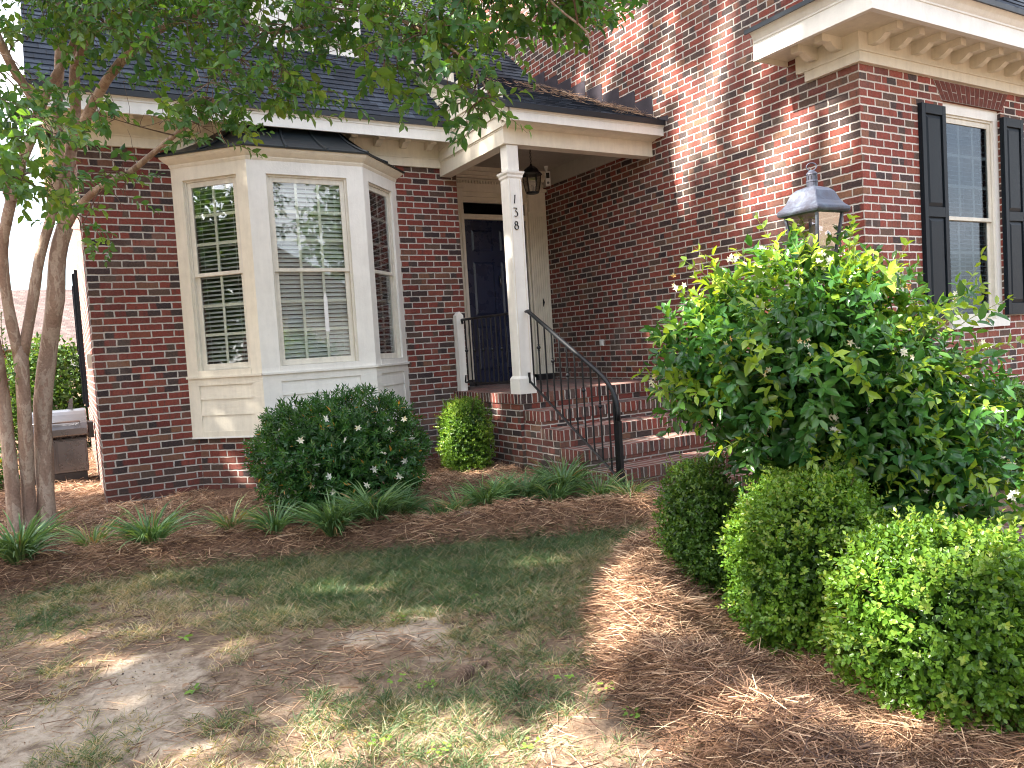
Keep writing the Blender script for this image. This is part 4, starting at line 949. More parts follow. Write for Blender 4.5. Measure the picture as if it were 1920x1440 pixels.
# ---- star jasmine swallowing the post
jas = empty('jasmine_bush', (3.18, -5.62, -.15), 'big glossy star jasmine bush with small white flowers climbing the lamp post', 'shrub')
RT = np.array([.866, -.5, 0]); FW = np.array([.5, .866, 0])
def blob(n, c, r, seed, p=2.2):
    P, nn, d = shrub_pts(n, (0, 0, 0), r, p, .22, -1., seed)
    conv = lambda a: a[:, 0:1]*RT + a[:, 1:2]*FW + a[:, 2:3]*np.array([0, 0, 1])
    return conv(P)+np.array(c), unit(conv(nn))
PJ, NJ = [], []
for n_, c_, r_, sd_ in ((713, (3.04, -5.56, 1.08), (0.52, 0.43, 0.52), 1.0), (320, (3.27, -5.69, 0.66), (0.46, 0.4, 0.56), 2.0), (190, (3.408, -5.92, 0.65), (0.34, 0.3, 0.4), 3.0), (150, (2.6, -5.31, 1.13), (0.22, 0.22, 0.27), 4.0), (45, (3.639, -5.902, 1.002), (0.286, 0.286, 0.4), 5.0), (60, (3.426, -6.179, 0.373), (0.229, 0.191, 0.21), 6.0)):
    a, b_ = blob(n_, c_, r_, sd_); PJ.append(a); NJ.append(b_)
PJ = np.concatenate(PJ); NJ = np.concatenate(NJ)
PJ = PJ - NJ*(rng.random(len(PJ))**1.5*.16)[:, None]
DJ = unit(NJ*.8+rng.normal(size=PJ.shape)*.6+np.array([0, 0, -.05]))
b_, dd, nr, Ls, Ws = sprigs(PJ, DJ, 8, .17, .078, .038, 1.0, .9)
tone = np.repeat(rng.random(len(PJ)), 8); topb = np.clip((b_[:, 2]-.9)/.7, 0, 1)
rn = np.clip(tone*.66+rng.normal(size=len(b_))*.06 + .12*topb, 0, .74)
rn = np.where(np.repeat(rng.random(len(PJ)) < .12+.22*np.clip((PJ[:, 2]-1.1)/.5, 0, 1), 8), .8+.2*rng.random(len(b_)), rn)
leaves('foliage', b_, dd, nr, Ls, Ws, MAT['jas'], 'leaf7', jas, rn)
tips = [(2.495, -5.288, 1.633), (2.623, -5.252, 1.692), (2.35, -5.235, 1.109), (2.223, -5.274, 1.013), (2.449, -5.27, 1.489), (2.822, -5.466, 1.822), (2.788, -5.348, 1.68), (3.869, -5.978, 1.575), (3.87, -6.1, 1.347), (3.9, -6.129, 1.131), (3.764, -6.175, 0.825), (3.586, -6.197, 0.536), (3.639, -6.346, 0.41), (3.067, -5.826, 1.742), (3.6, -5.717, 1.552), (3.431, -6.224, 0.362), (3.01, -5.846, 1.76), (3.544, -5.786, 1.653), (4.009, -6.022, 1.039), (2.39, -5.421, 1.298), (3.778, -6.253, 0.604), (3.223, -5.698, 1.705), (3.334, -5.606, 1.723), (2.298, -5.328, 1.205), (3.963, -5.929, 1.436)]
vn = MB(); SP_, SD_ = [], []
for tp in tips + [tuple(PJ[i]+NJ[i]*random.uniform(.08, .20)) for i in rng.integers(0, len(PJ), 60)]:
    tp = np.array(tp); c0_ = np.array((3.18, -5.65, .9)); st_ = tp + (c0_-tp)*min(.55, .38/np.linalg.norm(c0_-tp)); m_ = (st_+tp)/2 + rng.normal(size=3)*.04
    pts = [(1-t)**2*st_ + 2*t*(1-t)*m_ + t*t*tp for t in np.linspace(0, 1, 8)]
    pts.append(pts[-1] + (pts[-1]-pts[-2])*.5 + rng.normal(size=3)*.012)
    vn.tube(pts, list(np.linspace(.0028, .001, len(pts))), 4)
    for i in range(2, 8):
        SP_.append(pts[i]); SD_.append(unit(pts[i+1]-pts[i]))
vn.build('vine', MAT['stem'], jas)
SP_, SD_ = np.array(SP_), np.array(SD_)
a = unit(np.cross(SD_, rng.normal(size=SD_.shape)))
LP = np.concatenate([SP_, SP_]); LD = unit(np.concatenate([a, -a])*1.0+np.concatenate([SD_, SD_])*.7 + np.array([0, 0, .15])); n_ = len(LP)
leaves('young_foliage', LP, LD, unit(rng.normal(size=(n_, 3))*.5+np.array([0, 0, 1])), .060*(.5+.6*rng.random(n_)), .033*(.6+.5*rng.random(n_)), MAT['jas'], 'leaf7', jas, .77+.23*rng.random(n_))
def flowers(name, centers, normals, npet, L, W, par, mat='petal', per=1, spread=0.):
    P, D, Nn, rn = [], [], [], []
    for c_, n_ in zip(centers, normals):
        for f in range(per):
            cc_ = np.array(c_)+rng.normal(size=3)*spread; nn_ = unit(np.array(n_)+rng.normal(size=3)*.45); a = unit(np.cross(nn_, rng.normal(size=3))); b = np.cross(nn_, a); ph = rng.random()*6.28; age = rng.random()
            for k in range(npet):
                t = ph+2*math.pi*k/npet+rng.normal()*.12; d = a*math.cos(t)+b*math.sin(t)+nn_*.25
                P.append(cc_); D.append(d); Nn.append(nn_); rn.append(np.clip(age+rng.normal()*.08, 0, 1))
    n = len(P); return leaves(name, np.array(P), np.array(D), np.array(Nn), L*(.8+.4*rng.random(n)), W, MAT[mat], 'leaf4', par, np.array(rn))
view = unit(np.array(CAM)-PJ); vis = (NJ*view).sum(1) > .05
ids = np.where(vis)[0]; ids = rng.choice(ids, 46, replace=False); w8 = np.array([(3.639, -6.114, 0.928), (3.732, -6.068, 1.113), (3.593, -6.068, 0.789), (3.593, -5.929, 1.39), (3.778, -5.976, 1.298), (3.547, -6.253, 0.604), (3.454, -6.299, 0.465), (2.945, -5.791, 1.594), (3.177, -5.791, 1.575), (3.315, -5.883, 1.483), (2.344, -5.217, 1.02), (2.464, -5.263, 1.529), (2.409, -5.328, 1.002), (2.76, -5.421, 1.649), (2.853, -5.513, 1.668)])
flowers('flower', np.concatenate([PJ[ids]+NJ[ids]*.05, w8+rng.normal(size=w8.shape)*.03]), np.concatenate([NJ[ids], unit(np.array(CAM)-w8)]), 5, .017, .0085, jas, per=5, spread=.018)
for c_, r_, s_ in (((3.084, -5.606, 0.946), (0.396, 0.324, 0.468), 1.0), ((3.408, -5.809, 0.632), (0.36, 0.27, 0.378), 2.0)):
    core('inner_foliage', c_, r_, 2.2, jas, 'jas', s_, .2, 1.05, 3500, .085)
tw = MB()
for i in range(6): tw.tube([(3.15+random.uniform(-.15, .15), -5.62+random.uniform(-.12, .12), -.2), (3.15+random.uniform(-.3, .3), -5.62+random.uniform(-.2, .2), .6)], [.012, .008], 6)
tw.build('stem', MAT['twig'], jas)

# ---- gardenia in front of the bay
gd = empty('gardenia_bush', (1.70, -1.85, -.06), 'dense dark green gardenia bush with white star flowers below the bay window', 'shrub')
P, nn, d = shrub_pts(1500, (0, 0, 0), (.69, .50, .50), 2.4, .16, -1., 3.)
conv = lambda a: a[:, 0:1]*RT + a[:, 1:2]*FW + a[:, 2:3]*np.array([0, 0, 1])
P = conv(P)+np.array((1.71, -1.84, .42)); nn = unit(conv(nn))
keep = P[:, 2] > -.06; P, nn = P[keep], nn[keep]
P = P - nn*(rng.random(len(P))**1.5*.14)[:, None]
D = unit(nn*.8+rng.normal(size=P.shape)*.45+np.array([0, 0, .4]))
b_, dd, nr, Ls, Ws = sprigs(P, D, 10, .085, .062, .0175, .85)
tone = np.repeat(rng.random(len(P)), 10); rn = np.clip(tone*.7+rng.normal(size=len(b_))*.12, 0, .96); rn = np.where(rng.random(len(b_)) < .012, 1, rn)
leaves('foliage', b_, dd, nr, Ls, Ws, MAT['gard'], 'leaf4', gd, rn)
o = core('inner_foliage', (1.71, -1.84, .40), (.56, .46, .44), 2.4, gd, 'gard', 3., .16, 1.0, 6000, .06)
fp = np.array([(1.62, -2.33, .60), (1.42, -2.2, .43), (1.96, -2.42, .66), (1.90, -2.40, .47), (1.52, -2.25, .20), (1.38, -2.15, .26), (2.1, -2.35, .38), (1.80, -2.45, .36), (1.25, -2.05, .45), (1.75, -2.40, .24), (2.12, -2.34, .72), (1.5, -2.25, .78), (1.33, -2.12, .62), (1.7, -2.42, .70), (2.2, -2.28, .55), (1.48, -2.3, .33), (2.0, -2.45, .28), (1.62, -2.38, .12), (1.28, -2.0, .2), (1.86, -2.42, .84)])
for p_ in fp: flowers('flower', [p_], [unit(np.array(CAM)-p_)], 6, .034, .016, gd, per=1)

# ---- crape myrtle
cm_ = empty('crape_myrtle_tree', (-.52, -.80, -.08), 'crape myrtle with several smooth tan trunks and leafy branches arching over the lawn', 'tree')
def limb(name, pts, r0_, r1_, sub=3, par=cm_, mat='bark', knob=True):
    pts = [Vector(p) for p in pts]; out = []; n = len(pts)
    for i in range(n-1):                                        # Catmull-Rom
        p0, p1, p2, p3 = pts[max(i-1, 0)], pts[i], pts[i+1], pts[min(i+2, n-1)]
        for k in range(sub):
            t = k/sub; out.append(.5*((2*p1)+(p2-p0)*t+(2*p0-5*p1+4*p2-p3)*t*t+(3*p1-p0-3*p2+p3)*t**3))
    out.append(pts[-1]); m = len(out)
    rad = [(r0_+(r1_-r0_)*(i/(m-1))**.8)*(1+(random.uniform(-.05, .07) if knob else 0)) for i in range(m)]
    MB().tube(out, rad, 12 if r0_ > .03 else 7).build(name, MAT[mat], par, smooth=True); return out
LIMBS = []
def L_(name, pts, a, b): LIMBS.append((limb(name, pts, a, b), a, b))
L_('trunk', [(-.70,-.93,-.25), (-.686,-.883,-.02),(-.675,-.859,.437),(-.684,-.813,1.125),(-.704,-.892,1.552),(-.756,-.948,2.05),(-.80,-1.12,2.908), (-.9,-1.3,3.7), (-1.0,-1.5,4.5)], .060, .036)
L_('trunk', [(-.60,-.86,-.25), (-.586,-.824,-.02),(-.57,-.805,.415),(-.542,-.9,1.029),(-.531,-.879,1.5)], .048, .054)
L_('trunk', [(-.47,-.80,-.25), (-.468,-.777,-.02),(-.447,-.757,.481),(-.42,-.741,1.011),(-.336,-.761,1.493),(-.258,-.899,1.877),(-.215,-.903,2.223),(-.144,-.931,2.458)], .068, .064)
L_('trunk', [(-.545,-.885,1.42),(-.583,-.945,1.839),(-.579,-1.039,2.245),(-.491,-1.185,2.59),(-.388,-1.226,2.909),(-.254,-1.401,3.213),(-.327,-1.463,3.401),(-.41,-1.521,3.562),(-.6,-1.7,4.1)], .042, .030)
L_('trunk', [(-.52,-.885,1.42),(-.412,-.926,1.878),(-.337,-.949,2.216),(-.214,-.998,2.594),(-.147,-1.131,2.948),(-.121,-1.121,3.368),(-.072,-1.24,3.787),(-.07,-1.338,4.111),(-.044,-1.555,4.8)], .042, .030)
L_('trunk', [(-.16,-.92,2.38),(-.112,-1.047,2.759),(-.051,-1.065,3.055),(.002,-1.193,3.36),(.015,-1.301,3.614),(.1,-1.449,3.895),(.172,-1.702,4.232),(.25,-2.0,4.8)], .050, .03)
L_('branch', [(-.15,-.93,2.43),(-.027,-1.105,2.602),(.127,-1.303,2.717),(.309,-1.52,2.783),(.489,-1.732,2.908),(.681,-1.951,3.045),(.809,-2.137,3.102),(.85,-2.272,3.182)], .034, .012)
L_('branch', [(-.254,-1.401,3.213),(-.15,-1.45,3.45),(.02,-1.5,3.75),(.1,-1.7,4.2)], .035, .02)
L_('branch', [(-.491,-1.185,2.59),(-.56,-1.3,2.9),(-.60,-1.5,3.2),(-.55,-1.8,3.45)], .03, .014)
L_('branch', [(.015,-1.301,3.614),(.151,-1.599,3.806),(.423,-2.104,3.803),(.712,-2.616,3.819),(1.073,-3.177,3.741)], .035, .014)
L_('branch', [(-.051,-1.065,3.055),(.216,-1.541,3.478),(.522,-2.052,3.689),(.907,-2.62,3.71),(1.267,-3.179,3.642),(1.703,-3.9,3.535),(2.136,-4.508,3.344),(2.358,-4.88,3.137)], .042, .008)
L_('branch', [(1.267,-3.179,3.642),(1.596,-3.615,3.385),(1.782,-3.968,3.15),(1.937,-4.188,2.908),(1.978,-4.34,2.682)], .016, .005)
L_('branch', [(.907,-2.62,3.71),(1.093,-2.976,3.424),(1.368,-3.251,3.411),(1.573,-3.486,3.401)], .016, .006)
L_('branch', [(2.136,-4.508,3.344),(2.214,-4.684,3.083),(2.289,-4.855,2.888),(2.303,-4.871,2.747)], .009, .004)
VOL = [(-0.24, -1.73, 3.86, 0.42, 0.29, 63), (0.19, -2.22, 3.7, 0.47, 0.31, 68), (0.66, -2.73, 3.55, 0.53, 0.3, 76), (1.09, -3.22, 3.47, 0.51, 0.29, 73), (1.49, -3.68, 3.38, 0.45, 0.25, 65), (1.78, -4.09, 3.21, 0.4, 0.22, 61), (2.06, -4.48, 3.2, 0.38, 0.19, 58), (2.32, -4.75, 3.15, 0.26, 0.12, 34), (0.88, -3.0, 2.99, 0.38, 0.15, 32), (0.74, -2.58, 2.89, 0.22, 0.1, 11), (1.82, -4.25, 2.76, 0.18, 0.14, 20), (1.88, -4.35, 2.61, 0.09, 0.07, 6), (-0.36, -2.39, 2.96, 0.17, 0.2, 36), (-0.35, -3.13, 2.37, 0.16, 0.13, 32), (0.06, -2.17, 3.08, 0.26, 0.18, 18), (0.53, -2.68, 2.95, 0.18, 0.09, 8), (0.09, -1.51, 2.73, 0.18, 0.1, 7), (1.15, -3.39, 2.95, 0.26, 0.13, 17), (1.54, -3.85, 2.92, 0.19, 0.13, 17), (-0.22, -1.35, 2.41, 0.1, 0.08, 3), (0.07, -1.3, 2.3, 0.11, 0.08, 3), (0.1, -2.12, 4.28, 0.91, 0.4, 59), (0.97, -2.98, 4.04, 0.86, 0.38, 68), (1.77, -3.93, 3.92, 0.79, 0.27, 58), (2.33, -4.61, 3.64, 0.5, 0.2, 34), (-0.27, -3.39, 2.59, 0.08, 0.06, 10), (-1.05, -1.6, 4.3, 0.55, 0.45, 60), (-0.75, -1.3, 3.5, 0.3, 0.3, 26)]
LPTS = np.array([p for l, a, b in LIMBS for p in l[2:]])
SPp, SPd = [], []
tw = MB()
for (x, y, z, rx, rz, n) in VOL:
    c0_ = np.array((x, y, z)); j = np.argmin(np.linalg.norm(LPTS-c0_, axis=1)); a_ = LPTS[j]
    ends = []
    for k in range(max(2, n//9)):
        q_ = c0_ + RT*rng.uniform(-1, 1)*rx*.8 + FW*rng.uniform(-.35, .35) + np.array((0, 0, rng.uniform(-1, 1)*rz*.8))
        j = np.argmin(np.linalg.norm(LPTS-q_, axis=1)); a_ = LPTS[j] if np.linalg.norm(LPTS[j]-q_) < 1.3 else c0_
        m_ = (a_+q_)/2+rng.normal(size=3)*.05+np.array((0, 0, .06)); pts = [(1-t)**2*a_+2*t*(1-t)*m_+t*t*q_ for t in np.linspace(0, 1, 7)]
        tw.tube(pts, list(np.linspace(.0065, .002, 7)), 5); ends += pts[3:]
    ends = np.array(ends)
    for k in range(n):
        q_ = c0_ + RT*np.clip(rng.normal(), -1.6, 1.6)*.6*rx + FW*rng.normal()*.22 + np.array((0, 0, np.clip(rng.normal(), -1.6, 1.6)*.6*rz))
        j = np.argmin(np.linalg.norm(ends-q_, axis=1)); e_ = ends[j]
        if np.linalg.norm(e_-q_) < .45: tw.tube([e_, (e_+q_)/2+rng.normal(size=3)*.02, q_], [.0022, .0018, .0015], 4)
        d_ = unit(rng.normal(size=3)*np.array((1, 1, .35))+np.array((.25, -.3, -.30)))
        tw.tube([q_, q_+d_*.13, q_+d_*.25+np.array((0, 0, -.02))], [.0018, .0014, .0008], 4)
        SPp.append(q_); SPd.append(d_)
tw.build('twig', MAT['twig'], cm_)
SPp, SPd = np.array(SPp), np.array(SPd)
b_, dd, nr, Ls, Ws = sprigs(SPp, SPd, 11, .26, .074, .041, 1.05, 1.1)
dd = unit(dd+np.array([0, 0, -.25]))
rn = np.clip(np.repeat(rng.random(len(SPp)), 11)*.7+rng.random(len(b_))*.3, 0, 1)
leaves('foliage', b_, dd, nr, Ls, Ws, MAT['myrtle'], 'leaf7', cm_, rn)
# dead pine needles caught in the twigs
n_ = 60; P = np.array((.78, -2.8, 2.98))+rng.normal(size=(n_, 3))*np.array((.05, .05, .10)); blades('caught_needles', P[:22], rng.normal(size=(22, 3))*.25+np.array((.1, 0, -1)), .18, .003, rng.normal(size=(22, 3))*.02, MAT['straw'], 2, cm_)
P = np.array((.02, -2.0, 2.55))+rng.normal(size=(30, 3))*np.array((.12, .1, .12)); q_ = MB()
for i in range(9):   # bare dead twigs in front of the frieze
    s_ = np.array((.10+rng.random()*.25, -1.55, 2.55+rng.random()*.3)); pts = vine_shoot(s_, (rng.normal()*.7, rng.normal()*.3, rng.choice((-1, 1))*.8), .32, 0, .25, 5); q_.tube(pts, [.004, .003, .003, .002, .0015, .001], 4)
q_.build('dead_twig', MAT['twig'], cm_)
# basal sprouts between the trunks
P, D = [], []
q_ = MB()
for i in range(5):
    s_ = np.array((-.62+rng.normal()*.05, -.80+rng.normal()*.05, .95+rng.random()*.5)); pts = vine_shoot(s_, (rng.normal()*.3-.2, rng.normal()*.2, 1), .45, 0, .08, 5); q_.tube(pts, .003, 4)
    P.append(pts[1]); D.append(unit(pts[-1]-pts[0]))
q_.build('sprout', MAT['stem'], cm_)
b_, dd, nr, Ls, Ws = sprigs(np.array(P), np.array(D), 14, .42, .05, .024, 1.0); leaves('sprout_foliage', b_, dd, nr, Ls, Ws, MAT['myrtle'], 'leaf4', cm_)

# ---- liriope clumps
lirsrc = []
for v in range(4):
    n_ = (260, 210, 170, 100)[v]; a = rng.random(n_)*6.28; rr_ = .05*np.sqrt(rng.random(n_)); P = np.stack([rr_*np.cos(a), rr_*np.sin(a), np.zeros(n_)-.02], 1)
    out = np.stack([np.cos(a+rng.normal(size=n_)*.4), np.sin(a+rng.normal(size=n_)*.4), np.zeros(n_)], 1); up_ = 1.5+3.0*rng.random(n_)
    D = unit(out*(.55+.5*rng.random(n_))[:, None]+np.array([0, 0, 1])*up_[:, None]); L = .30+.17*rng.random(n_)
    bend = out*(L*.35)[:, None]-np.array([0, 0, 1])*(L*(.30+.45*rng.random(n_)))[:, None]
    o = blades('liriope_clump', P, D, L, .010+.004*rng.random(n_), bend, MAT['lir'], 4, None, np.clip(rng.random(n_)*.75+(.35 if v == 3 else 0)+(rng.random(n_) < .05)*.5, 0, 1)); lirsrc.append(o)
LIR = [(-.60, -1.98, 0, 1.2, 'large liriope clump at the foot of the leftmost crape myrtle trunks'), (-.16, -1.88, 3, .95, 'thin yellowish liriope clump between the two fuller clumps at left'), (.20, -2.08, 1, 1.1, 'arching liriope clump on the pine straw in front of the left brick corner'),
 (.74, -2.22, 3, .85, 'small sparse liriope tuft alone in the straw below the left bay panel'), (1.02, -2.36, 2, .95, 'low liriope clump just left of the gardenia'), (1.40, -2.60, 0, 1.1, 'full liriope clump under the left side of the gardenia'), (1.72, -2.62, 0, 1.15, 'dark liriope clump under the middle of the gardenia'),
 (1.95, -2.52, 1, 1.0, 'liriope clump poking out at the right foot of the gardenia'), (2.28, -2.62, 1, 1.0, 'leftmost liriope clump of the row leading to the steps, right of the gardenia'), (2.66, -2.66, 2, 1.1, 'second liriope clump right of the gardenia, in front of the small boxwood'), (3.04, -2.66, 0, 1.0, 'spiky liriope clump in front of the porch landing'),
 (3.36, -2.74, 0, 1.2, 'largest liriope clump beside the brick stair side'), (3.50, -3.08, 1, 1.05, 'bright liriope clump at the foot of the iron handrail'), (2.46, -2.58, 3, 1.05, 'loose pale liriope clump squeezed between the first two of the row right of the gardenia'), (2.86, -2.60, 1, .95, 'liriope clump in line with the gap between the small boxwood and the landing'),
 (3.20, -2.84, 2, 1.05, 'low liriope clump overlapping the largest one beside the stair side'), (1.58, -2.48, 1, 1.05, 'dark liriope clump half hidden inside the skirt of the gardenia'), (3.60, -3.36, 3, .9, 'drooping half brown liriope clump at the corner of the lowest step')]
used = set()
for i, (x, y, v, sc_, lab) in enumerate(LIR):
    src = lirsrc[v]
    if v in used: o = src.copy(); C.objects.link(o)
    else: o = src; used.add(v)
    o.location = (x, y, float(H(x, y))+.005); o.rotation_euler = (0, 0, i*1.7); o.scale = (sc_,)*3
    tag(o, lab, 'plant', 'liriope clumps along the straw border')

# ---- pine straw
def needles(name, x, y, zoff, L=.16, W=.0034, tilt=.26, parent=None, label=None, tone=0., curl=.18):
    n = len(x); z = H(x, y)+zoff; th = rng.random(n)*6.28; d = np.stack([np.cos(th), np.sin(th), rng.normal(size=n)*tilt], 1); d = unit(d)
    LL = L*(.45+.75*rng.random(n)); P = np.stack([x, y, z], 1)-d*(LL/2)[:, None]
    # start no lower than the ground under the needle's own foot
    P[:, 2] = np.maximum(P[:, 2], H(P[:, 0], P[:, 1])-.004)
    side = np.stack([-np.sin(th), np.cos(th), np.zeros(n)], 1)
    bend = side*(LL*rng.normal(size=n)*curl)[:, None]-np.array([0, 0, 1])*(LL*.10*rng.random(n))[:, None]
    pt = fbm(x, y, 3., 2.5, 3)-.5
    rn = np.clip(.45+rng.normal(size=n)*.33+pt*.9+tone, 0, 1)
    return blades(name, P, d, LL, W*(.8+.5*rng.random(n)), bend, MAT['straw'], 3, parent, rn)
def sample(n, x0, x1, y0, y1, prob):
    x = rng.uniform(x0, x1, n); y = rng.uniform(y0, y1, n); k = rng.random(n) < prob(x, y); return x[k], y[k]
def pb1(x, y): s1, s2 = zones(x, y); return np.where((s1 > -.04) & ~((y > -.02) & (x > 0)) & ~((y > -.6) & (x > .9) & (x < 3.0)) & ~((x > PX) & (y > PY)), np.where(s1 < .8, 1, .55), 0)
x, y = sample(105000, -1.6, 3.8, -4.0, .4, pb1); s1, _ = zones(x, y)
o = needles('pine_straw', x, y, rng.random(len(x))*(.012+.035*np.exp(-((s1-.22)/.2)**2))); tag(o, kind='stuff')
x, y = sample(9000, -1.6, .02, .1, 6.0, lambda x, y: x < 0); o = needles('pine_straw', x, y, rng.random(len(x))*.03); tag(o, kind='stuff')
def pb2(x, y): s1, s2 = zones(x, y); return (s2 > -.05)*1.
x, y = sample(80000, 1.2, 3.6, -7.3, -4.0, pb2); _, s2 = zones(x, y)
o = needles('pine_straw', x, y, rng.random(len(x))*(.014+.045*np.exp(-((s2-.2)/.2)**2)), W=.0031); tag(o, kind='stuff')
for n_, box_, which in ((26000, (-1.6, 3.75, -4.0, -1.4), 0), (20000, (1.2, 3.4, -7.3, -4.0), 1)):
    x, y = sample(n_, *box_, lambda x, y: np.exp(-((zones(x, y)[which]-.10)/.11)**2)*(x < 3.74)*((np.arange(len(x)) % 3 > 0) | (fbm(x, y, 2., 3.3, 2) > .5)))
    s_ = zones(x, y)[which]
    o = needles('pine_straw', x, y, rng.random(len(x))**.7*.075*np.exp(-((s_-.12)/.12)**2)*(.4+1.1*fbm(x, y, 8., 3.1, 2)), W=.0030, tilt=.38, curl=.3, tone=.04); tag(o, kind='stuff')
# scattered needles across the lawn
def pb3(x, y): s1, s2 = zones(x, y); s = np.maximum(s1, s2); return np.where(s > .02, 0, np.clip(.10+1.1*(fbm(x, y, 31., 2., 3)-.38)+.84*np.exp(s/.18)*.9, 0, 1))*(x < 3.7)
x, y = sample(46000, -1.4, 3.7, -7, -1.9, pb3); o = needles('pine_straw', x, y, rng.random(len(x))*.006+.002, tilt=.05, tone=-.05); tag(o, kind='stuff')
# needles drifted on the porch roof against the wall
n_ = 520; yy = rng.uniform(PE+.05, .55, n_); xx = X1-.04-np.abs(rng.normal(size=n_))*(.22+.35*np.clip(yy+1.2, 0, 2)); xx = np.clip(xx, PX, X1-.05)
zz = PZ+PS*(yy-PE)+.012+rng.random(n_)*.035; th = rng.random(n_)*6.28; dn_ = unit(np.stack([np.cos(th), np.sin(th), PS*np.sin(th)+rng.normal(size=n_)*.12], 1))
o = blades('roof_pine_straw', np.stack([xx, yy, zz], 1)-dn_*.07, dn_, .14, .003, rng.normal(size=(n_, 3))*.02, MAT['straw'], 2, None, .35+.65*rng.random(n_)); tag(o, kind='stuff')

# ---- grass
def gdens(x, y):
    s1, s2 = zones(x, y); s = np.maximum(s1, s2)
    n = fbm(x, y, 7., 1.1, 4); m = fbm(x, y, 11., 4.5, 3)
    lush = ss(-4.9, -3.4, y)*ss(.2, 1.6, x)+.75*ss(-.45, -.05, s1)+.45*ss(.9, 1.8, x)*ss(-6.6, -4.2, y)
    bare = 1.*np.exp(-(((x-.15)/.75)**2+((y+4.35)/.55)**2))*1.0 + np.exp(-(((x-1.0)/.6)**2+((y+4.45)/.22)**2))*.9
    return np.clip(.34+lush*.75-bare*.75+(n-.5)*2.4+(m-.5)*1.8, .0, 1)*(s < .03)*(x < 3.70)
x, y = sample(26000, -1.5, 3.7, -7.2, -1.8, gdens)
k = 12; n_ = len(x); dn = np.repeat(gdens(x, y), k); X = np.repeat(x, k)+rng.normal(size=n_*k)*.017; Y = np.repeat(y, k)+rng.normal(size=n_*k)*.017
th = rng.random(n_*k)*6.28; out = np.stack([np.cos(th), np.sin(th), np.zeros(n_*k)], 1)
D = unit(out*(.3+.8*rng.random(n_*k))[:, None]+np.array([0, 0, 1])); hh = np.repeat(rng.random(n_)**2, k); L = (.022+.035*rng.random(n_*k)+.045*hh)*(.6+.6*dn)
bend = out*(L*.4)[:, None]-np.array([0, 0, 1])*(L*.3*rng.random(n_*k))[:, None]
dry = np.repeat(fbm(x, y, 21., 1.7, 3), k); rn = np.clip(.36+(dry-.45)*1.3+rng.normal(size=n_*k)*.30+(1-dn)*.28, 0, 1)
o = blades('grass', np.stack([X, Y, H(X, Y)-.003], 1), D, L, .0034, bend, MAT['grass'], 3, None, rn); tag(o, kind='stuff')
# dry thatch lying flat
x, y = sample(52000, -1.5, 3.7, -7.2, -1.8, lambda x, y: np.clip(gdens(x, y)*.8+.16, 0, 1)*(np.maximum(*zones(x, y)) < .03))
n_ = len(x); th = rng.random(n_)*6.28; d = unit(np.stack([np.cos(th), np.sin(th), rng.random(n_)*.18], 1)); LL = .035+.075*rng.random(n_)
o = blades('dry_grass', np.stack([x, y, H(x, y)+.002+rng.random(n_)*.008], 1), d, LL, .002, rng.normal(size=(n_, 3))*.008, MAT['grass'], 2, None, .62+.38*rng.random(n_)); tag(o, kind='stuff')
# crumbs and bits on the soil
x, y = sample(12000, -1.4, 3.6, -7, -2., lambda x, y: (np.maximum(*zones(x, y)) < .02)*1.)
n_ = len(x); o = leaves('soil_litter', np.stack([x, y, H(x, y)+.003], 1), rng.normal(size=(n_, 3))*np.array((1, 1, .2)), unit(rng.normal(size=(n_, 3))*.4+np.array((0, 0, 1))), .006+.012*rng.random(n_)**2, .006, MAT['dryleaf'], 'leaf4'); tag(o, kind='stuff')

# crumbs of soil and small stones
x, y = sample(16000, -1.4, 3.6, -7, -2., lambda x, y: (np.maximum(*zones(x, y)) < .02)*np.clip(.25+1.6*(fbm(x, y, 41., 1.8, 3)-.4), .05, 1)); n_ = len(x)
oc = np.array([(1, 0, 0), (-1, 0, 0), (0, 1, 0), (0, -1, 0), (0, 0, 1), (0, 0, -1)], float); sz = .0012+.0050*rng.random(n_)**3
Vc = np.stack([x, y, H(x, y)+sz*.4], 1)[:, None]+oc[None]*sz[:, None, None]*(.6+.8*rng.random((n_, 6, 3)))
o = rawmesh('soil_crumbs', Vc.reshape(-1, 3), [(0, 2, 4), (2, 1, 4), (1, 3, 4), (3, 0, 4), (2, 0, 5), (1, 2, 5), (3, 1, 5), (0, 3, 5)], n_, 6, MAT['crumb']); tag(o, kind='stuff')

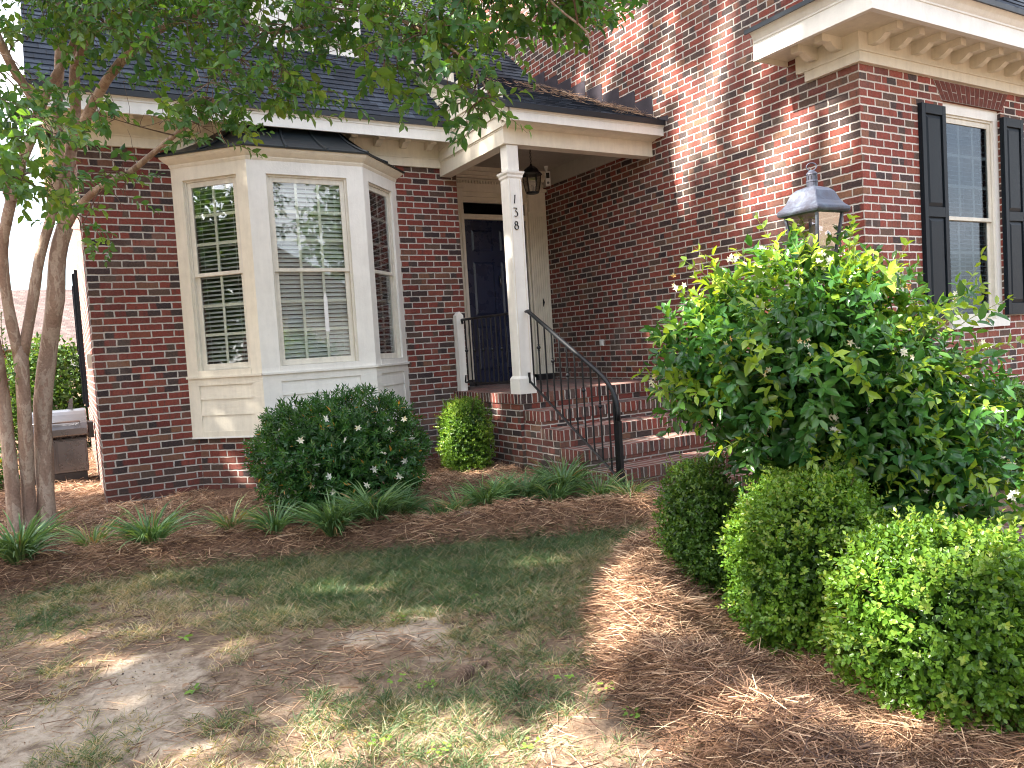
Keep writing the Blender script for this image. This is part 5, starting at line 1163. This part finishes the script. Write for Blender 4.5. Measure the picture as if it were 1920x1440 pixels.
# ---- weeds, fallen leaves, cones, stones
def on(x, y, dz=0.): return (x, y, float(H(x, y))+dz)
WEED = [(.21, -3.78, 'flat bright green weed on the bare soil left of centre'), (.17, -4.51, 'broad dark green leaf lying flat on the sandy patch at left'), (.95, -4.96, 'small weed seedling left of the pine cone'), (1.04, -5.09, 'tiny weed just left of the pine cone in the dry grass'), (1.54, -5.43, 'bright clover tuft at the edge of the sunlit straw'), (1.63, -5.60, 'clover sprig inside the shaded straw edge'), (1.58, -5.85, 'lowest clover patch beside the straw mound'), (.70, -5.42, 'round leaved weed in the sunny grass at the bottom'), (.86, -5.62, 'bright weed rosette at the bottom centre'), (1.15, -5.80, 'small weed near the bottom edge right of centre'), (1.73, -4.22, 'tiny green weed in the lawn between the boxwoods and the straw border'), (1.24, -4.26, 'little two leafed weed in the thin lawn')]
for i, (x, y, lab) in enumerate(WEED):
    n_ = 5 if i in (0, 1) else 14; a = rng.random(n_)*6.28; r_ = .035*np.sqrt(rng.random(n_)) if n_ > 5 else np.zeros(n_)+.002
    P = np.stack([r_*np.cos(a), r_*np.sin(a), .012+rng.random(n_)*.016], 1); D = np.stack([np.cos(a), np.sin(a), rng.normal(size=n_)*.15], 1)
    o = leaves('weed', P, D, unit(rng.normal(size=(n_, 3))*.3+np.array((0, 0, 1))), .05 if n_ == 5 else .018, .02 if n_ == 5 else .017, MAT['clover'], 'round'); o.location = on(x, y)
    tag(o, lab, 'weed', 'weeds in the thin lawn')
FALL = [(2.17, -4.62, 'pale dry leaf on the lawn close to the narrow boxwood'), (2.0, -4.68, 'brown dry leaf by the straw edge left of the narrow boxwood'), (1.36, -4.35, 'yellow curled leaf on the bare patch in the middle of the lawn'), (.16, -4.42, 'tan leaf beside the flat green leaf on the sand'), (1.62, -5.0, 'pinkish dry leaf in the grass above right of the pine cone')]
for i, (x, y, lab) in enumerate(FALL):
    a = i*1.3; o = leaves('fallen_leaf', np.array([(0, 0, .008)]), np.array([(math.cos(a), math.sin(a), .15)]), np.array([(.2, .1, 1.)]), .05, .03, MAT['dryleaf'], 'leaf7', None, np.array([.8])); o.location = on(x, y, .006); tag(o, lab, 'leaf', 'dry leaves on the lawn')
def cone(x, y, ang, L, r, lab, n):
    t = empty('pine_cone', on(x, y, r*.8), lab, 'pine cone', 'pine cones on the lawn'); ax = Vector((math.cos(ang), math.sin(ang), .08)).normalized(); s1_ = ax.cross(Vector((0, 0, 1))).normalized(); s2_ = ax.cross(s1_); o0 = Vector(t.location)
    prof = lambda u: math.sin(math.pi*min(max(u, .02), .98)**.75)**.7
    MB().tube([o0+ax*L*(u-.5) for u in np.linspace(0, 1, 9)], [max(r*.5*prof(u), .002) for u in np.linspace(0, 1, 9)], 8).build('cone_core', MAT['cone'], t)
    sc = MB()
    for i in range(n):
        u = (i+.5)/n; ph = i*2.39996; R_ = r*prof(u); rd = s1_*math.cos(ph)+s2_*math.sin(ph); tg = ax.cross(rd); fwd = (rd*.85+ax*(.75-.9*(1-u))).normalized()
        b0 = o0+ax*L*(u-.5)+rd*R_*.35; tip = b0+fwd*R_*.72; w_ = R_*.34+.002; nm = fwd.cross(tg)
        sc.add([b0-tg*w_*.4, b0+tg*w_*.4, tip+tg*w_, tip-tg*w_, tip+nm*w_*.45+fwd*.002, b0+nm*w_*.2], [(0, 1, 2, 3), (3, 2, 4), (0, 3, 4, 5), (1, 5, 4, 2)])
    sc.build('cone_scale', MAT['cone'], t)
cone(1.22, -5.12, .5, .115, .034, 'brown open pine cone lying on the thin lawn', 90)
cone(1.335, -5.06, .2, .07, .017, 'smaller grey broken cone end touching the larger pine cone', 34)
bm = bmesh.new(); bmesh.ops.create_icosphere(bm, subdivisions=2, radius=.035)
for v in bm.verts: v.co.x *= 1.3; v.co.z *= .6; v.co *= random.uniform(.9, 1.08)
me = bpy.data.meshes.new('stone'); bm.to_mesh(me); bm.free(); me.materials.append(MAT['stone'])
o = link(bpy.data.objects.new('stone', me)); o.location = on(2.36, -2.88, .02); tag(o, 'round tan stone on top of the pine straw border right of the gardenia', 'stone')

# ---- grill beside the house
gr = empty('gas_grill', (-.35, 2.1, -.05), 'stainless steel gas grill standing beside the left wall behind the tree trunks', 'grill')
G_ = lambda mb, n, m, **k: mb.build(n, MAT[m], gr, **k)
G_(MB().box(-.72, -.10, 1.95, 2.45, .12, .52), 'cabinet', 'steel', bevel=.006)
G_(MB().prism([(-.74, 1.885, .55), (-.74, 1.95, .52), (-.74, 2.5, .52), (-.74, 2.5, .66)] + [(-.74, 2.20+.32*math.cos(R(a)), .58+.26*math.sin(R(a))) for a in range(30, 171, 14)], (0, 0, 0), (.66, 0, 0)), 'hood', 'steel', bevel=.008)
G_(MB().tube([(-.66, 1.88, .70), (-.66, 1.85, .71), (-.16, 1.85, .71), (-.16, 1.88, .70)], .012, 8), 'hood_handle', 'steel', smooth=True)
G_(MB().box(-.075, .0-.02, 1.93, 2.3, .50, .68), 'side_burner', 'blackp'); G_(MB().box(-.70, -.12, 1.955, 2.4, -.0, .118), 'base', 'blackp')
G_(MB().box(-.74, -.09, 1.94, 1.95, .50, .515), 'control_panel', 'blackp')
for xx in (-.60, -.48, -.36, -.24):
    G_(MB().tube([(xx, 1.94, .535), (xx, 1.91, .535)], .017, 10), 'knob', 'blackp', smooth=True)
G_(MB().box(-.70, -.42, 1.94, 1.949, .15, .49).box(-.40, -.12, 1.94, 1.949, .15, .49), 'cabinet_door', 'steel', bevel=.003)
G_(MB().tube([(-.45, 1.935, .25), (-.45, 1.915, .26), (-.45, 1.915, .42), (-.45, 1.935, .43)], .008, 6), 'door_handle', 'blackp')
for xx in (-.66, -.15):
    G_(MB().tube([(xx-.02, 2.0, -.02), (xx+.02, 2.0, -.02)], .05, 12), 'wheel', 'blackp')
G_(MB().prism([(-.28, 2.3, .78), (-.24, 2.3, .95), (-.20, 2.3, .97), (-.22, 2.3, .78)], (0, 0, 0), (0, .02, 0)), 'spatula', 'steel')

# ---- neighbour's house, hedge, fence-like shrubs beyond
nb_ = empty('neighbor_house', (-4, 20, 0), 'distant house with a pinkish shingle roof behind the trunks at left', 'house')
MB().box(-11, -.3, 19, 27, -.2, 2.1).build('wall', MAT['brick_l'], nb_)
ro = MB().prism([(-11.6, 18.4, 2.05), (-11.6, 23, 4.2), (-11.6, 27.6, 2.05)], (0, 0, 0), (11.7, 0, 0)); ro.build('roof', MAT['shinglep'], nb_)
def bushy(name, c, r, n, L, mat, label, cat, group=None, p=2.3, W=.6, trunk=None):
    t = empty(name, (c[0], c[1], max(c[2]-r[2], -.2)), label, cat, group)
    P, nn, d = shrub_pts(n, c, r, p, .3, -1., c[0]); P = P-nn*(rng.random(len(P))**1.3*min(r)*.45)[:, None]
    D = unit(nn*.5+rng.normal(size=P.shape)*.7); nn2 = unit(nn+rng.normal(size=P.shape)*.7)
    leaves('foliage', P, D, nn2, L*(.6+.8*rng.random(len(P))), L*W, MAT[mat], 'leaf4', t)
    core('inner_foliage', c, r, p, t, mat, c[0], .3, .7, 900, min(r)*.16)
    if trunk: trunk.build('trunk', MAT['barkd'], t, smooth=True)
    return t
bushy('hedge_shrub', (-.55, 6.6, .85), (.75, .7, 1.0), 4200, .09, 'tree', 'leafy green shrub behind the grill', 'shrub')
bushy('hedge_shrub', (-2.3, 6.0, .75), (1.1, .8, .95), 3600, .09, 'tree', 'dark green shrub left of the trunks at the picture edge', 'shrub')
bushy('hedge_shrub', (-1.25, 2.3, .18), (.42, .5, .42), 2400, .05, 'gard', 'low dark shrub behind the leftmost trunk', 'shrub')

# ---- tall trees left of the picture: crown gaps cut to place the sun patches
def gob(P): s_ = P[:, 0]+9; return P[:, 1]+.13*s_, P[:, 2]+s_
HOLES = [  # centre y, centre z on the crown plane, half sizes, slant
 (.47,19.56,.16,.45,-.3),(.96,19.4,.14,.5,-.3),(.1,18.9,.13,.6,-.3),(-.12,17.9,.15,.7,-.1),(-.48,17.9,.07,.6,0),(-.72,18.7,.12,.5,-.3),(-1.0,18.05,.10,.45,-.3),(-1.22,17.35,.16,.28,-.3),(-.94,17.05,.10,.2,0),
 (-1.48,17.6,.20,.30,-.4),(-1.83,17.75,.16,.22,-.3),(-1.95,17.45,.10,.2,0),(-1.32,16.88,.10,.15,0),(1.65,19.05,.14,.3,0),(-1.9,16.5,.12,.10,0),(1.3,18.7,.1,.3,0),
 (-2.19,8.43,.10,.09,0),(-2.65,8.65,.10,.07,0),(-2.27,8.86,.12,.06,0),(-2.82,9.22,.12,.05,0),(-2.46,9.57,.10,.06,0),(-2.2,9.9,.08,.14,0),(-2.15,10.4,.07,.2,0),(-2.42,11.2,.07,.16,0),(-2.9,10.1,.06,.12,0),(-3.2,9.7,.06,.08,0),
 (-3.80,9.36,.14,.12,0),(-4.12,9.43,.16,.22,0),(-4.26,9.7,.16,.18,0),(-4.1,9.9,.08,.12,0),(-4.5,9.9,.18,.25,0),(-4.66,10.1,.14,.16,0),(-4.2,9.1,.12,.1,0),(-4.0,8.8,.10,.12,0),
 (-3.72,11.04,.22,.20,0),(-3.92,11.0,.22,.22,0),(-3.95,10.75,.2,.14,0),(-3.5,11.3,.10,.10,0),(-4.2,10.35,.10,.08,0),(-4.98,10.7,.16,.16,0),(-5.16,10.87,.16,.2,0),(-5.4,11.2,.3,.25,0),(-4.78,10.4,.08,.1,0),
 (-.96,9.31,.10,.08,0),(-.59,8.6,.10,.1,0),(-.74,10.03,.10,.1,0),(-1.3,8.95,.08,.06,0),
 (3.8,8.8,1.2,.35,0),(2.2,8.93,.4,.25,0),(2.55,11.0,.85,2.2,0),(3.4,11.0,.9,1.4,0),(1.15,9.6,.10,.1,0),
 (-5.12,11.7,.36,.42,0),(-5.0,12.15,.22,.2,0),(-5.3,11.5,.3,.4,0),(-4.17,11.7,.07,.36,0),(-4.1,12.1,.08,.1,0),(-3.5,13.05,.24,.26,0),(-3.7,13.45,.26,.16,0),(-3.87,12.9,.14,.18,0),(-3.3,12.6,.10,.14,0),(-4.3,13.4,.24,.26,0),(-4.7,13.2,.2,.2,0),(-4.0,14.0,.2,.2,0),(-3.55,12.2,.06,.1,0),
 (.52,12.55,.14,.24,0),(.34,12.3,.06,.12,0),(1.03,10.38,.05,.08,0),(1.07,10.97,.03,.04,0),(1.12,11.1,.025,.03,0),(.70,13.5,.03,.25,.15),(.55,15.95,.05,.16,0),(.85,16.15,.04,.12,0),(.3,16.0,.03,.1,0),
 (-1.6,13.05,.05,.12,0),(-1.75,12.75,.06,.2,0),(-1.95,12.6,.04,.2,0),(.1,11.0,.1,.1,0),(-2.6,12.6,.05,.1,0),
 (-1.5,14.6,.35,.5,0),(-.6,14.2,.2,.3,0),(-2.6,14.3,.3,.4,0),(-3.6,15.3,.4,.3,0),(-.2,15.3,.12,.3,0),(-1.0,15.9,.2,.15,0),(.5,14.8,.15,.2,0)]
HA = np.array(HOLES)
def lit(P):
    y, z = gob(P); out = np.zeros(len(P), bool); j = (fbm(y, z, 2., 3.5, 3)-.5)*1.1
    for cy_, cz_, a_, b_, sl in HA:
        e_ = .04 if cz_ > 16.3 else (.085 if cz_ < 9.3 else .06); dy = (y-cy_-sl*(z-cz_))/(a_*1.2+e_); dz = (z-cz_)/(b_*1.2+e_); out |= (dy*dy+dz*dz) < 1+j
    return out
TREES = [(-9.2, -5.2, 'tall leafy tree beyond the left edge, nearest the viewer'), (-9.6, -1.6, 'tall leafy tree beyond the left edge, beside the lawn'), (-9.0, 1.6, 'tall leafy tree beyond the left edge, level with the house')]
n_ = 60000; yy = rng.uniform(-7.8, 3.6, n_); zz = rng.uniform(7.2, 20.3, n_); xx = rng.normal(size=n_)*.55
P = np.stack([-9+xx, yy-.13*xx, zz-xx], 1)
P = P[~lit(P)]; own = np.where(P[:, 1] < -3.4, 0, np.where(P[:, 1] < 0, 1, 2))
for i, (tx, ty, lab) in enumerate(TREES):
    t = empty('shade_tree', (tx, ty, -.2), lab, 'tree', 'tall trees beside the yard'); Q_ = P[own == i]; n_ = len(Q_)
    leaves('foliage', Q_, rng.normal(size=(n_, 3)), unit(rng.normal(size=(n_, 3))*.8+np.array(SUN)), .21, .15, MAT['tree'], 'leaf4', t)
    tb = MB().tube([(tx-1.2, ty, -.4), (tx-1.1, ty, 4), (tx-.9, ty+.1, 9), (tx-.8, ty, 14), (tx-.7, ty, 19.5)], [.30, .25, .2, .14, .05], 12)
    tb.build('trunk', MAT['barkd'], t, smooth=True)
    lm = MB()
    for k in range(9):
        z = 7+k*1.4; lm.tube([(tx-1, ty, z), (tx-.7, ty+random.uniform(-.8, .8), z+.8), (tx-.4, ty+random.uniform(-1.5, 1.5), z+1.4)], [.07, .05, .02], 6)
    lm.build('limb', MAT['barkd'], t, smooth=True)

# ---- across the street, seen only in the window glass
for i, (x, y, z, r) in enumerate(((-13, -17, 5.5, 3.6), (-5.5, -26, 5.0, 3.5), (.5, -27, 6.0, 3.6), (13, -25, 6.5, 4.2), (19, -19, 5.5, 3.8), (-17, -9, 6.0, 3.5), (-21, -3.5, 4.5, 3.6), (-19, 3, 4.2, 3.2))):
    bushy('street_tree', (x, y, z), (r, r, r*.95), 3600, .42, 'tree', ('round tree beyond the street behind the viewer, number %s from the west' % ['four', 'five', 'six', 'seven', 'eight', 'three', 'two', 'one'][i]), 'tree', 'trees across the street', 2.1, .6, MB().tube([(x, y, -.3), (x, y, z)], [.28, .18], 10))
fh = empty('facing_house', (6.5, -26, -.2), 'pale gabled house across the street, mirrored in the bay window', 'house')
MB().box(1.5, 11.5, -30, -24, -.3, 3).build('wall', MAT['trimw'], fh)
MB().prism([(1, -23.6, 2.9), (12, -23.6, 2.9), (6.5, -23.6, 6.2)], (0, 0, 0), (0, -7, 0)).build('roof', MAT['shinglep'], fh)
